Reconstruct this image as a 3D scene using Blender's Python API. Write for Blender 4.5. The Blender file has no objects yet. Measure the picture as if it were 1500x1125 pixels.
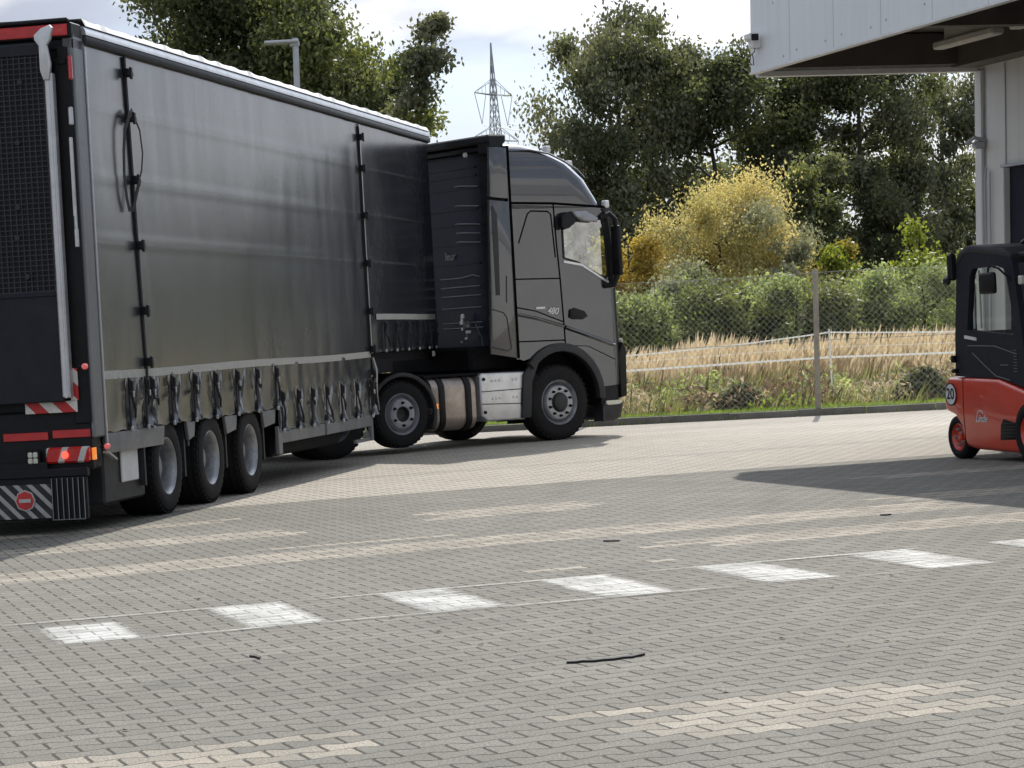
import bpy, bmesh, math, random
import numpy as np
from mathutils import Vector, Matrix, noise
from mathutils.geometry import tessellate_polygon
S = bpy.context.scene
COL = S.collection
R = math.radians
# ------------------------------------------------------------------ camera
cd = bpy.data.cameras.new("camera"); cam = bpy.data.objects.new("camera", cd); COL.objects.link(cam)
S.camera = cam
cd.sensor_width = 36; cd.lens = 3800 / 1500 * 36; cd.clip_start = .1; cd.clip_end = 4000
ROLL = .055
cam.matrix_world = Matrix.Translation((0, 0, 1.45)) @ Matrix.Rotation(R(90) - math.atan((562.5 - 488) / 3800), 4, 'X') @ Matrix.Rotation(-ROLL, 4, 'Z')
# ------------------------------------------------------------------ sky, sun, exposure
SUN_EL, SUN_AZ = R(42.5), math.atan2(.18, 1.08)          # azimuth from +Y towards +X
w = bpy.data.worlds.new("World"); S.world = w; w.use_nodes = True
nt = w.node_tree; nt.nodes.clear()
def wn(t, **k):
    n = nt.nodes.new(t)
    for a, b in k.items(): setattr(n, a, b)
    return n
sky = wn('ShaderNodeTexSky', sky_type='NISHITA', sun_disc=False, sun_elevation=SUN_EL, sun_rotation=SUN_AZ, air_density=1.2, dust_density=1.5)
tc = wn('ShaderNodeTexCoord')
sep = wn('ShaderNodeSeparateXYZ'); nt.links.new(tc.outputs['Generated'], sep.inputs[0])
mp = wn('ShaderNodeMapping'); nt.links.new(tc.outputs['Generated'], mp.inputs[0]); mp.inputs['Scale'].default_value = (1, 1, 2.6); mp.inputs['Location'].default_value = (.31, .2, .12)
n1 = wn('ShaderNodeTexNoise'); n1.inputs['Scale'].default_value = 4.2; n1.inputs['Detail'].default_value = 7; n1.inputs['Roughness'].default_value = .52
n1.inputs['Distortion'].default_value = .25
nt.links.new(mp.outputs[0], n1.inputs[0])
r1 = wn('ShaderNodeValToRGB'); r1.color_ramp.elements[0].position = .40; r1.color_ramp.elements[1].position = .56
nt.links.new(n1.outputs[0], r1.inputs[0])
n2 = wn('ShaderNodeTexNoise'); n2.inputs['Scale'].default_value = 9; n2.inputs['Detail'].default_value = 6
nt.links.new(mp.outputs[0], n2.inputs[0])
r2 = wn('ShaderNodeValToRGB'); r2.color_ramp.elements[0].position = .42; r2.color_ramp.elements[0].color = (4.0, 4.35, 5.2, 1)
r2.color_ramp.elements[1].position = .58; r2.color_ramp.elements[1].color = (7.9, 7.9, 7.9, 1)
nt.links.new(n2.outputs[0], r2.inputs[0])
mx = wn('ShaderNodeMix', data_type='RGBA'); nt.links.new(r1.outputs[0], mx.inputs[0])
pale = wn('ShaderNodeMix', data_type='RGBA'); pale.inputs[0].default_value = .72; pale.inputs[7].default_value = (4.4, 5.5, 7.4, 1)
nt.links.new(sky.outputs[0], pale.inputs[6])
nt.links.new(pale.outputs[2], mx.inputs[6]); nt.links.new(r2.outputs[0], mx.inputs[7])
dsun = wn('ShaderNodeVectorMath', operation='DOT_PRODUCT'); nt.links.new(tc.outputs['Generated'], dsun.inputs[0]); dsun.inputs[1].default_value = (math.sin(SUN_AZ) * math.cos(SUN_EL), math.cos(SUN_AZ) * math.cos(SUN_EL), math.sin(SUN_EL))
gl = wn('ShaderNodeMapRange', interpolation_type='SMOOTHSTEP'); gl.inputs[1].default_value = .72; gl.inputs[2].default_value = 1.0; gl.inputs[3].default_value = 1; gl.inputs[4].default_value = 3.2; nt.links.new(dsun.outputs['Value'], gl.inputs[0])
gm = wn('ShaderNodeVectorMath', operation='SCALE'); nt.links.new(mx.outputs[2], gm.inputs[0]); nt.links.new(gl.outputs[0], gm.inputs['Scale'])
bg = wn('ShaderNodeBackground'); bg.inputs[1].default_value = .1
nt.links.new(gm.outputs[0], bg.inputs[0])
wo = wn('ShaderNodeOutputWorld'); nt.links.new(bg.outputs[0], wo.inputs[0])
sl = bpy.data.lights.new("sun", 'SUN'); sl.energy = 4.2; sl.angle = R(.5); sl.color = (1, .95, .87)
so = bpy.data.objects.new("sun", sl); COL.objects.link(so)
sd = Vector((math.sin(SUN_AZ) * math.cos(SUN_EL), math.cos(SUN_AZ) * math.cos(SUN_EL), math.sin(SUN_EL)))
so.rotation_euler = sd.to_track_quat('Z', 'Y').to_euler(); so.location = (0, 20, 30)
S.view_settings.view_transform = 'Standard'; S.view_settings.look = 'None'; S.view_settings.exposure = .16; S.view_settings.gamma = 1
S.render.engine = 'CYCLES'
rng = random.Random(5)
# ------------------------------------------------------------------ materials
class NB:
    def __init__(s, name):
        s.m = bpy.data.materials.new(name); s.m.use_nodes = True; s.t = s.m.node_tree; s.t.nodes.clear()
        s.out = s.t.nodes.new('ShaderNodeOutputMaterial')
    def n(s, t, **k):
        o = s.t.nodes.new(t)
        for a, b in k.items(): setattr(o, a, b)
        return o
    def l(s, a, b): s.t.links.new(a, b)
    def mth(s, op, a, b=None, c=None):
        o = s.n('ShaderNodeMath', operation=op)
        for i, v in enumerate((a, b, c)):
            if v is None: continue
            if isinstance(v, (int, float)): o.inputs[i].default_value = v
            else: s.l(v, o.inputs[i])
        return o.outputs[0]
    def mix(s, f, a, b, bt='MIX'):
        o = s.n('ShaderNodeMix', data_type='RGBA', blend_type=bt)
        for i, v in ((0, f), (6, a), (7, b)):
            if isinstance(v, (int, float)): o.inputs[i].default_value = v
            elif isinstance(v, tuple): o.inputs[i].default_value = (*v, 1)
            else: s.l(v, o.inputs[i])
        return o.outputs[2]
    def noise(s, vec, scale, detail=4, rough=.5, stretch=None):
        o = s.n('ShaderNodeTexNoise'); o.inputs['Scale'].default_value = scale; o.inputs['Detail'].default_value = detail; o.inputs['Roughness'].default_value = rough
        if stretch:
            m = s.n('ShaderNodeMapping'); m.inputs['Scale'].default_value = stretch; s.l(vec, m.inputs[0]); vec = m.outputs[0]
        s.l(vec, o.inputs['Vector']); return o.outputs[0]
    def ramp(s, f, p0, p1, c0=(0, 0, 0), c1=(1, 1, 1)):
        o = s.n('ShaderNodeValToRGB'); e = o.color_ramp.elements
        e[0].position = p0; e[1].position = p1; e[0].color = (*c0, 1); e[1].color = (*c1, 1); s.l(f, o.inputs[0]); return o.outputs[0]
    def bsdf(s, col, rough, metal=0, bump=None, bd=.01, bs=.5, coat=0, spec=.5, emis=None, es=0):
        p = s.n('ShaderNodeBsdfPrincipled')
        for k, v in (('Base Color', col), ('Roughness', rough), ('Metallic', metal), ('Coat Weight', coat), ('Specular IOR Level', spec)):
            if isinstance(v, (int, float)): p.inputs[k].default_value = v
            elif isinstance(v, tuple): p.inputs[k].default_value = (*v, 1)
            else: s.l(v, p.inputs[k])
        p.inputs['Coat Roughness'].default_value = .06
        if emis: p.inputs['Emission Color'].default_value = (*emis, 1); p.inputs['Emission Strength'].default_value = es
        if bump is not None:
            b = s.n('ShaderNodeBump'); b.inputs['Strength'].default_value = bs; b.inputs['Distance'].default_value = bd
            s.l(bump, b.inputs['Height']); s.l(b.outputs[0], p.inputs['Normal'])
        s.l(p.outputs[0], s.out.inputs[0]); return p
    def obj(s): return s.n('ShaderNodeTexCoord').outputs['Object']
def pbr(name, col, rough=.5, metal=0, var=.25, scale=3, dirt=0, dcol=(.18, .16, .13), coat=0, bump=0, bscale=60, spec=.5, emis=None, es=0, stretch=None):
    b = NB(name); o = b.obj()
    nz = b.noise(o, scale, 6, .6, stretch)
    dk = tuple(c * (1 - var) for c in col); lt = tuple(min(1, c * (1 + var * .6)) for c in col)
    c = b.ramp(nz, .3, .7, dk, lt)
    if dirt:
        d = b.ramp(b.noise(o, scale * 2.3, 8, .7), .5, .78)
        f = b.mth('MULTIPLY', d, dirt); c = b.mix(f, c, dcol)
    rr = b.mth('ADD', b.mth('MULTIPLY', b.noise(o, scale * 4, 4), .25), rough - .12)
    b.bsdf(c, rr, metal, b.noise(o, bscale, 3) if bump else None, bump, .6, coat, spec, emis, es)
    return b.m
M = {}
M['paint'] = pbr('graphite metallic paint', (.062, .061, .066), .33, .55, .08, 2, .12, (.13, .12, .11), coat=.9)
def mat_paint():
    b = NB('graphite car paint'); o = b.obj()
    c = b.ramp(b.noise(o, 1.5, 3, .5), .35, .7, (.036, .037, .043), (.046, .047, .054))
    d = b.mth('MULTIPLY', b.ramp(b.noise(o, 2.2, 8, .7), .5, .8), .22); c = b.mix(d, c, (.12, .11, .10))
    p = b.bsdf(c, b.mth('ADD', .10, b.mth('MULTIPLY', b.noise(o, 2, 2, .5), .14)), .35, b.noise(o, .8, 1, .3), .05, .5, 1.0, .6); p.inputs['Coat Roughness'].default_value = .03; return b.m
M['paint'] = mat_paint()
M['gap'] = pbr('dark shut gap', (.002, .002, .003), .9, spec=.05)
M['blackgloss'] = pbr('gloss black panel', (.008, .008, .01), .2, 0, .2, 5, .2, (.03, .03, .03), coat=.8)
M['plastic'] = pbr('dark grey plastic', (.030, .031, .034), .55, 0, .2, 5, .3, (.06, .056, .052), spec=.35)
M['liftplate'] = pbr('dark blue grey lift plate', (.016, .018, .026), .6, 0, .2, 5, .4, (.035, .034, .036), spec=.25)
M['grid'] = pbr('dark grey grid bars', (.05, .05, .055), .6, 0, .2, 5, spec=.3)
M['black'] = pbr('black coated steel', (.009, .009, .011), .5, 0, .3, 5, .25, (.03, .027, .025), spec=.25)
M['gloss'] = pbr('glossy dark blue cab rear', (.016, .018, .042), .35, 0, .3, 2, .1, (.03, .03, .04), spec=.2)
M['tyre'] = pbr('tyre rubber', (.011, .011, .012), .75, 0, .3, 8, .35, (.035, .032, .03), bump=.002, spec=.25)
M['steel'] = pbr('wheel steel', (.34, .35, .37), .45, .6, .3, 7, .7, (.10, .09, .08))
M['rimgrey'] = pbr('silver painted rim', (.30, .31, .34), .45, .2, .2, 6, .35, (.14, .13, .12))
M['alu'] = pbr('aluminium', (.62, .62, .63), .42, .75, .15, 5, .3, (.25, .23, .2))
M['aluside'] = pbr('grey anodised aluminium', (.23, .235, .25), .45, .5, .18, 4, .3, (.12, .11, .1), stretch=(1, 1, .15))
M['white'] = pbr('white plastic', (.7, .7, .69), .5, 0, .12, 5, .25, (.35, .32, .28))
M['tape'] = pbr('grey reflective tape', (.46, .46, .43), .5, .1, .15, 20, .3, (.25, .24, .2))
M['red'] = pbr('red reflective tape', (.55, .03, .03), .35, 0, .25, 9, .2, (.2, .03, .02))
M['redpaint'] = pbr('red forklift paint', (.60, .05, .022), .36, 0, .12, 3, .3, (.3, .08, .05), coat=.5)
M['lamp_red'] = pbr('red lamp lens', (.5, .02, .02), .2, 0, .2, 30, 0, coat=.8)
M['lamp_lit'] = pbr('lit red lamp', (.9, .05, .03), .3, 0, .1, 9, emis=(1, .05, .03), es=3)
M['lamp_pink'] = pbr('small red marker lamp', (.8, .2, .2), .3, 0, .1, 9, emis=(1, .15, .15), es=.2)
M['amber'] = pbr('amber marker lens', (.9, .25, .03), .25, 0, .2, 20, coat=.6, emis=(1, .3, .04), es=.5)
M['lamp_clear'] = pbr('clear lamp lens', (.6, .6, .5), .25, 0, .2, 50, coat=.6)
M['tank'] = pbr('brushed fuel tank', (.40, .34, .30), .42, .75, .18, 3, .5, (.22, .18, .15), stretch=(3, .3, 3))
M['strap'] = pbr('black webbing', (.014, .014, .016), .8, 0, .2, 30)
M['roof_tarp'] = pbr('white roof tarpaulin', (.62, .62, .61), .55, 0, .15, 3, .45, (.33, .32, .29), bump=.01, bscale=6)
M['frame'] = pbr('trailer underframe', (.010, .010, .012), .8, 0, .3, 6, .5, (.03, .026, .022), spec=.15)
M['interior'] = pbr('cab interior', (.03, .03, .033), .7)
M['bark'] = pbr('bark', (.075, .062, .05), .9, 0, .35, 6, bump=.02, bscale=12)
M['concrete'] = pbr('kerb concrete', (.17, .165, .15), .9, 0, .3, 4, .4, (.08, .08, .06), bump=.004)
M['cpost'] = pbr('concrete fence post', (.33, .30, .25), .9, 0, .2, 5, .4, (.15, .14, .11))
M['wire'] = pbr('galvanised wire', (.34, .34, .33), .5, .5, .15, 5)
M['galv'] = pbr('galvanised steel', (.42, .44, .46), .5, .5, .15, 3)
M['soffit'] = pbr('brown soffit boarding', (.085, .07, .058), .7, 0, .25, 3, .3, (.05, .04, .035))
M['hallshade'] = pbr('hall interior shade', (.012, .014, .03), .9)
M['lampwhite'] = pbr('tube lamp housing', (.48, .45, .4), .5, 0, .15, 4, .3, (.3, .27, .22))
M['stem'] = pbr('dry stem', (.2, .16, .1), .9)

def mat_wall(name, col, rib, streak):
    b = NB(name); o = b.obj(); s = b.n('ShaderNodeSeparateXYZ'); b.l(o, s.inputs[0])
    f = b.mth('FRACT', b.mth('DIVIDE', s.outputs[1], rib))
    ribh = b.mth('LESS_THAN', f, .12)
    st = b.ramp(b.noise(o, 1.0, 6, .65, (8, 8, .35)), .45, .75)
    c = b.mix(b.mth('MULTIPLY', st, streak), col, tuple(x * .62 for x in col))
    c = b.mix(b.mth('MULTIPLY', b.ramp(b.noise(o, 30, 3, .6), .66, .72), .3), c, tuple(x * .5 for x in col))
    if rib > 1:
        c = b.mix(b.mth('MULTIPLY', b.mth('LESS_THAN', f, .012), .75), c, tuple(x * .4 for x in col))
        ribh = b.mth('SUBTRACT', 1, b.mth('LESS_THAN', f, .012))
    b.bsdf(c, .5, 0, ribh, .006, .5); return b.m
M['wall'] = mat_wall('light grey sheet wall', (.68, .68, .665), .11, .35)
M['fascia'] = mat_wall('pale grey fascia panel', (.73, .74, .745), 1.13, .2)

def mat_glass(name, tint, ref=.12):
    b = NB(name); t = b.n('ShaderNodeBsdfTransparent'); t.inputs[0].default_value = (*tint, 1)
    g = b.n('ShaderNodeBsdfGlossy'); g.inputs['Roughness'].default_value = .03; g.inputs[0].default_value = (.9, .9, .9, 1)
    ge = b.n('ShaderNodeNewGeometry'); dt = b.n('ShaderNodeVectorMath', operation='DOT_PRODUCT'); b.l(ge.outputs['Normal'], dt.inputs[0]); b.l(ge.outputs['Incoming'], dt.inputs[1])
    fr = b.mth('ADD', b.mth('MULTIPLY', b.mth('POWER', b.mth('SUBTRACT', 1, b.mth('ABSOLUTE', dt.outputs['Value'])), 5), .9), .04)
    ds = b.ramp(b.noise(b.obj(), 6, 5, .6), .35, .8, (ref * .6,) * 3, (ref * 1.5,) * 3)
    m = b.n('ShaderNodeMixShader'); b.l(b.mth('ADD', fr, ds), m.inputs[0]); b.l(t.outputs[0], m.inputs[1]); b.l(g.outputs[0], m.inputs[2])
    b.l(m.outputs[0], b.out.inputs[0]); return b.m
M['glass'] = mat_glass('window glass', (.86, .92, .88), .06)
M['cabglass'] = mat_glass('cab side window glass', (.75, .82, .78), .28)

def mat_curtain():
    b = NB('grey pvc curtain tarpaulin'); o = b.obj(); s = b.n('ShaderNodeSeparateXYZ'); b.l(o, s.inputs[0])
    big = b.noise(o, .9, 5, .6, (1, 1, .5)); fine = b.noise(o, 3.2, 6, .6, (1, 1, .45))
    c = b.ramp(big, .3, .72, (.021, .024, .029), (.034, .038, .044))
    # faint vertical crease scuffs where the folded tarp rubs, every 0.58 m, and horizontal weld seams
    wob = b.mth('MULTIPLY', b.noise(o, 1.5, 2), .05)
    f = b.mth('ABSOLUTE', b.mth('SUBTRACT', b.mth('FRACT', b.mth('DIVIDE', b.mth('ADD', s.outputs[0], wob), .58)), .5))
    cr = b.mth('MULTIPLY', b.mth('LESS_THAN', f, .012), b.ramp(b.noise(o, 3, 4, .7), .45, .6))
    sc = None
    for z in (3.52, 2.97, 2.40):
        d = b.mth('LESS_THAN', b.mth('ABSOLUTE', b.mth('SUBTRACT', s.outputs[2], z)), .012)
        sc = d if sc is None else b.mth('MAXIMUM', sc, d)
    sc2 = b.mth('MULTIPLY', sc, b.ramp(b.noise(o, 4, 5, .7), .4, .62))
    scuff = b.ramp(b.noise(o, 9, 8, .75, (1, 1, .5)), .66, .76)
    k = b.mth('MINIMUM', b.mth('ADD', b.mth('MULTIPLY', cr, .28), b.mth('ADD', b.mth('MULTIPLY', sc2, .35), b.mth('MULTIPLY', scuff, .10))), 1)
    c = b.mix(k, c, (.26, .26, .25))
    dust = b.mth('MULTIPLY', b.ramp(fine, .45, .8), .22)
    c = b.mix(dust, c, (.095, .10, .105))
    rough = b.mth('ADD', b.mth('MULTIPLY', big, .22), .14)
    h = b.mth('ADD', b.mth('MULTIPLY', b.noise(o, 1.3, 2, .4, (1.5, 1, .5)), 1.0), b.mth('ADD', b.mth('MULTIPLY', b.noise(o, 7, 2, .4), .05), b.mth('ADD', b.mth('MULTIPLY', sc, .05), b.mth('MULTIPLY', cr, .04))))
    pb = b.bsdf(c, rough, 0, h, .022, .6, .5, .9); pb.inputs['IOR'].default_value = 1.8; pb.inputs['Coat Roughness'].default_value = .22; return b.m
M['curtain'] = mat_curtain()

def mat_stripes(name, c0, c1, per, width, kx, off=0, rough=.5):
    b = NB(name); s = b.n('ShaderNodeSeparateXYZ'); b.l(b.obj(), s.inputs[0])
    v = b.mth('ADD', b.mth('ADD', s.outputs[1], b.mth('MULTIPLY', s.outputs[2], kx)), off)
    f = b.mth('LESS_THAN', b.mth('FRACT', b.mth('DIVIDE', v, per)), width)
    c = b.mix(f, c0, c1)
    d = b.ramp(b.noise(b.obj(), 12, 7, .7), .5, .8)
    c = b.mix(b.mth('MULTIPLY', d, .45), c, (.12, .11, .1)); b.bsdf(c, rough); return b.m
M['warn'] = mat_stripes('red and white warning stripes', (.50, .02, .02), (.68, .66, .6), .235, .5, -1.0, .05)
M['hatch'] = mat_stripes('black and grey hatch stripes', (.012, .012, .014), (.36, .36, .35), .118, .42, -1.0)
M['lampstripe'] = mat_stripes('tail lamp lens with clear bands', (.5, .015, .015), (.5, .5, .47), .17, .32, .35, .05, .2)

def mat_leaf(name, dark, light, trans, k=.45):
    b = NB(name); a = b.n('ShaderNodeAttribute'); a.attribute_name = 'tint'
    c = b.mix(a.outputs['Fac'], dark, light)
    d = b.n('ShaderNodeBsdfPrincipled'); b.l(c, d.inputs['Base Color']); d.inputs['Roughness'].default_value = .55; d.inputs['Specular IOR Level'].default_value = .35
    t = b.n('ShaderNodeBsdfTranslucent'); c2 = b.mix(1.0, c, trans, 'MULTIPLY'); b.l(c2, t.inputs[0])
    m = b.n('ShaderNodeMixShader'); m.inputs[0].default_value = k; b.l(d.outputs[0], m.inputs[1]); b.l(t.outputs[0], m.inputs[2]); b.l(m.outputs[0], b.out.inputs[0]); return b.m
M['leaf_dark'] = mat_leaf('dark green leaves', (.046, .064, .034), (.19, .21, .11), (1.7, 1.6, 1.0), .42)
M['leaf_mid'] = mat_leaf('mid green leaves', (.065, .09, .038), (.27, .30, .12), (1.7, 1.6, .8), .35)
M['leaf_grey'] = mat_leaf('grey green leaves', (.065, .078, .052), (.24, .24, .15), (1.4, 1.4, .9), .32)
M['leaf_yellow'] = mat_leaf('yellow autumn leaves', (.33, .31, .12), (.80, .71, .35), (1.3, 1.2, .9), .45)
M['leaf_orange'] = mat_leaf('orange yellow leaves', (.20, .20, .05), (.66, .50, .14), (1.3, 1.2, .7), .42)
M['leaf_pale'] = mat_leaf('pale silver leaves', (.17, .18, .11), (.48, .48, .34), (1.2, 1.2, .9), .4)
M['leaf_bush'] = mat_leaf('fresh green leaves', (.14, .185, .08), (.48, .54, .29), (1.5, 1.5, .8), .4)
M['tapewhite'] = mat_leaf('white translucent fence tape', (.85, .85, .83), (.85, .85, .83), (1, 1, 1), .55)
M['leaf_brown'] = mat_leaf('brown dead leaves', (.10, .07, .045), (.32, .22, .13), (1.2, 1.1, .9), .35)
M['leaf_lime'] = mat_leaf('lime leaves', (.08, .11, .02), (.36, .40, .08), (1.4, 1.4, .7), .42)
M['grass_dry'] = mat_leaf('dry grass', (.34, .28, .18), (.74, .64, .47), (1.2, 1.1, .9), .4)
M['grass_mix'] = mat_leaf('weeds', (.10, .11, .04), (.36, .35, .16), (1.4, 1.4, .8), .4)
M['grass_lime'] = mat_leaf('lime grass', (.13, .19, .03), (.36, .46, .10), (1.4, 1.5, .7), .45)

# ------------------------------------------------------------------ mesh builder
def _n(a): return Vector(a)
class MB:
    def __init__(s): s.v = []; s.f = []; s.mi = []
    def add(s, vs, fs, m=0):
        o = len(s.v); s.v += [tuple(x) for x in vs]; s.f += [tuple(i + o for i in f) for f in fs]; s.mi += [m] * len(fs); return s
    def box(s, x0, x1, y0, y1, z0, z1, bev=0, m=0, seg=1):
        if x0 > x1: x0, x1 = x1, x0
        if y0 > y1: y0, y1 = y1, y0
        if z0 > z1: z0, z1 = z1, z0
        bm = bmesh.new(); bmesh.ops.create_cube(bm, size=1)
        for v in bm.verts: v.co = Vector(((x0 + x1) / 2 + v.co.x * (x1 - x0), (y0 + y1) / 2 + v.co.y * (y1 - y0), (z0 + z1) / 2 + v.co.z * (z1 - z0)))
        if bev:
            bev = min(bev, .45 * min(x1 - x0, y1 - y0, z1 - z0))
            bmesh.ops.bevel(bm, geom=bm.edges[:], offset=bev, segments=seg, affect='EDGES', profile=.5)
        bm.verts.index_update(); s.add([v.co for v in bm.verts], [[v.index for v in f.verts] for f in bm.faces], m); bm.free(); return s
    def tube(s, pts, r, n=6, m=0, cap=True):
        pts = [_n(p) for p in pts]; k = len(pts); rs = r if isinstance(r, (list, tuple)) else [r] * k
        up = None; vs = []
        for i, p in enumerate(pts):
            t = (pts[min(i + 1, k - 1)] - pts[max(i - 1, 0)]); t = t.normalized() if t.length > 1e-9 else Vector((0, 0, 1))
            if up is None:
                up = Vector((0, 0, 1)) if abs(t.z) < .9 else Vector((1, 0, 0))
            a = t.cross(up).normalized(); b = a.cross(t).normalized(); up = b
            for j in range(n):
                q = 2 * math.pi * j / n; vs.append(p + (a * math.cos(q) + b * math.sin(q)) * rs[i])
        fs = [(i * n + j, i * n + (j + 1) % n, (i + 1) * n + (j + 1) % n, (i + 1) * n + j) for i in range(k - 1) for j in range(n)]
        if cap: fs += [tuple(range(n))[::-1], tuple((k - 1) * n + j for j in range(n))]
        return s.add(vs, fs, m)
    def lathe(s, prof, c, n=32, m=0, axis='y'):   # prof (along axis, radius)
        vs = []
        for a, r in prof:
            for j in range(n):
                q = 2 * math.pi * j / n; u, v = r * math.cos(q), r * math.sin(q)
                vs.append((c[0] + u, c[1] + a, c[2] + v) if axis == 'y' else ((c[0] + a, c[1] + u, c[2] + v) if axis == 'x' else (c[0] + u, c[1] + v, c[2] + a)))
        k = len(prof)
        fs = [(i * n + j, i * n + (j + 1) % n, (i + 1) * n + (j + 1) % n, (i + 1) * n + j) for i in range(k - 1) for j in range(n)]
        return s.add(vs, fs, m)
    def prism(s, poly, y0, y1, bev=0, m=0, ax='y', steps=2):   # poly in (x,z)
        n = len(poly); area = sum(poly[i][0] * poly[(i + 1) % n][1] - poly[(i + 1) % n][0] * poly[i][1] for i in range(n))
        sg = 1 if area > 0 else -1
        def inset(d):
            out = []
            for i in range(n):
                p, q, r_ = Vector(poly[i - 1]), Vector(poly[i]), Vector(poly[(i + 1) % n])
                e1 = (q - p).normalized(); e2 = (r_ - q).normalized()
                n1 = Vector((-e1.y, e1.x)) * sg; n2 = Vector((-e2.y, e2.x)) * sg
                b = n1 + n2; L = max(b.length, .6); b = b / L; k = d / max(.45, b.dot(n1))
                out.append(q + b * k)
            return out
        lay = []
        if bev:
            for i in range(steps + 1):
                q = math.pi / 2 * i / steps; lay.append((y0 + bev * (1 - math.sin(q)), bev * (1 - math.cos(q)))[::1])
            lay = [(y0 + bev * (1 - math.cos(math.pi / 2 * i / steps)), bev * (1 - math.sin(math.pi / 2 * i / steps))) for i in range(steps + 1)]
            lay += [(y1 - (y - y0), d) for y, d in lay[::-1]]
        else: lay = [(y0, 0), (y1, 0)]
        vs = []
        for y, d in lay:
            for p in inset(d): vs.append((p[0], y, p[1]) if ax == 'y' else ((y, p[0], p[1]) if ax == 'x' else (p[0], p[1], y)))
        k = len(lay)
        fs = [(i * n + j, i * n + (j + 1) % n, (i + 1) * n + (j + 1) % n, (i + 1) * n + j) for i in range(k - 1) for j in range(n)]
        fs += [tuple(range(n))[::-1], tuple((k - 1) * n + j for j in range(n))]
        return s.add(vs, fs, m)
    def plate_hole(s, outer, holes, y, th=0, m=0):    # plate in xz with holes, thickness th towards +y
        loops = [[Vector((a, 0, b)) for a, b in l] for l in [outer] + holes]
        flat = [p for l in loops for p in l]; tris = tessellate_polygon(loops)
        s.add([(p.x, y, p.z) for p in flat], [t for t in tris], m)
        if th:
            s.add([(p.x, y + th, p.z) for p in flat], [t for t in tris], m)
            for l in loops:
                n = len(l); s.add([(p.x, y, p.z) for p in l] + [(p.x, y + th, p.z) for p in l], [(i, (i + 1) % n, n + (i + 1) % n, n + i) for i in range(n)], m)
        return s
    def ribbon(s, pts, wdt, y, th=.003, m=0):
        pts = [Vector((a, b)) for a, b in pts]; vs = []; k = len(pts)
        for i, p in enumerate(pts):
            t = (pts[min(i + 1, k - 1)] - pts[max(i - 1, 0)]).normalized(); nn = Vector((-t.y, t.x)) * wdt / 2
            for q, yy in ((p + nn, y), (p - nn, y), (p - nn, y + th), (p + nn, y + th)): vs.append((q.x, yy, q.y))
        fs = [(i * 4 + j, i * 4 + (j + 1) % 4, i * 4 + 4 + (j + 1) % 4, i * 4 + 4 + j) for i in range(k - 1) for j in range(4)] + [(0, 1, 2, 3), (k * 4 - 1, k * 4 - 2, k * 4 - 3, k * 4 - 4)]
        return s.add(vs, fs, m)
    def pieces(s):
        par = list(range(len(s.v)))
        def find(a):
            while par[a] != a: par[a] = par[par[a]]; a = par[a]
            return a
        for f in s.f:
            for i in f[1:]: par[find(i)] = find(f[0])
        groups = {}
        for f, mi in zip(s.f, s.mi): groups.setdefault(find(f[0]), []).append((f, mi))
        out = []
        for fs in groups.values():
            ids = sorted({i for f, _ in fs for i in f}); mp_ = {a: k for k, a in enumerate(ids)}; m = MB()
            m.v = [s.v[i] for i in ids]; m.f = [tuple(mp_[i] for i in f) for f, _ in fs]; m.mi = [q for _, q in fs]; out.append(m)
        return out
    def split(s, name, mats, parent=None, smooth=35): return [p.build(name, mats, parent, smooth) for p in s.pieces()]
    def xf(s, fn): s.v = [tuple(fn(Vector(v))) for v in s.v]; return s
    def build(s, name, mats, parent=None, smooth=35, loc=None):
        me = bpy.data.meshes.new(name); me.from_pydata(s.v, [], s.f); me.validate(verbose=False)
        for x in (mats if isinstance(mats, (list, tuple)) else [mats]): me.materials.append(M[x] if isinstance(x, str) else x)
        if len(me.polygons) == len(s.mi): me.polygons.foreach_set('material_index', s.mi)
        bm = bmesh.new(); bm.from_mesh(me); bmesh.ops.recalc_face_normals(bm, faces=bm.faces); bm.to_mesh(me); bm.free()
        me.polygons.foreach_set('use_smooth', [True] * len(me.polygons))
        if smooth is not None: me.set_sharp_from_angle(angle=R(smooth))
        o = bpy.data.objects.new(name, me); COL.objects.link(o)
        if parent: o.parent = parent
        if loc: o.location = loc
        return o
def tag(o, label=None, cat=None, group=None, kind=None):
    for k, v in (('label', label), ('category', cat), ('group', group), ('kind', kind)):
        if v: o[k] = v
    return o
def empty(name, loc=(0, 0, 0), rz=0, parent=None):
    o = bpy.data.objects.new(name, None); COL.objects.link(o); o.empty_display_size = .2; o.location = loc; o.rotation_euler = (0, 0, rz)
    if parent: o.parent = parent
    return o
def copy_tree(o, parent=None):
    c = o.copy(); COL.objects.link(c); c.parent = parent
    for ch in list(o.children): copy_tree(ch, c)
    return c
def text(name, body, size, mat, parent, mtx, shear=0, th=.002, spacing=1.0):
    cu = bpy.data.curves.new(name, 'FONT'); cu.body = body; cu.size = size; cu.extrude = th; cu.shear = shear; cu.align_x = 'CENTER'; cu.align_y = 'CENTER'; cu.space_character = spacing; cu.offset = size * .012
    t = bpy.data.objects.new(name, cu); COL.objects.link(t); dg = bpy.context.evaluated_depsgraph_get()
    me = bpy.data.meshes.new_from_object(t.evaluated_get(dg)); bpy.data.objects.remove(t); bpy.data.curves.remove(cu)
    me.materials.clear(); me.materials.append(M[mat]); o = bpy.data.objects.new(name, me); COL.objects.link(o); o.parent = parent; o.matrix_local = mtx; return o
# text lying on a right-hand side (plane y=const, facing -y): local x -> +x, local y -> +z
def side_m(x, y, z): return Matrix.Translation((x, y, z)) @ Matrix.Rotation(R(90), 4, 'X')
def rear_m(x, y, z): return Matrix.Translation((x, y, z)) @ Matrix.Rotation(R(-90), 4, 'Z') @ Matrix.Rotation(R(90), 4, 'X')

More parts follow.
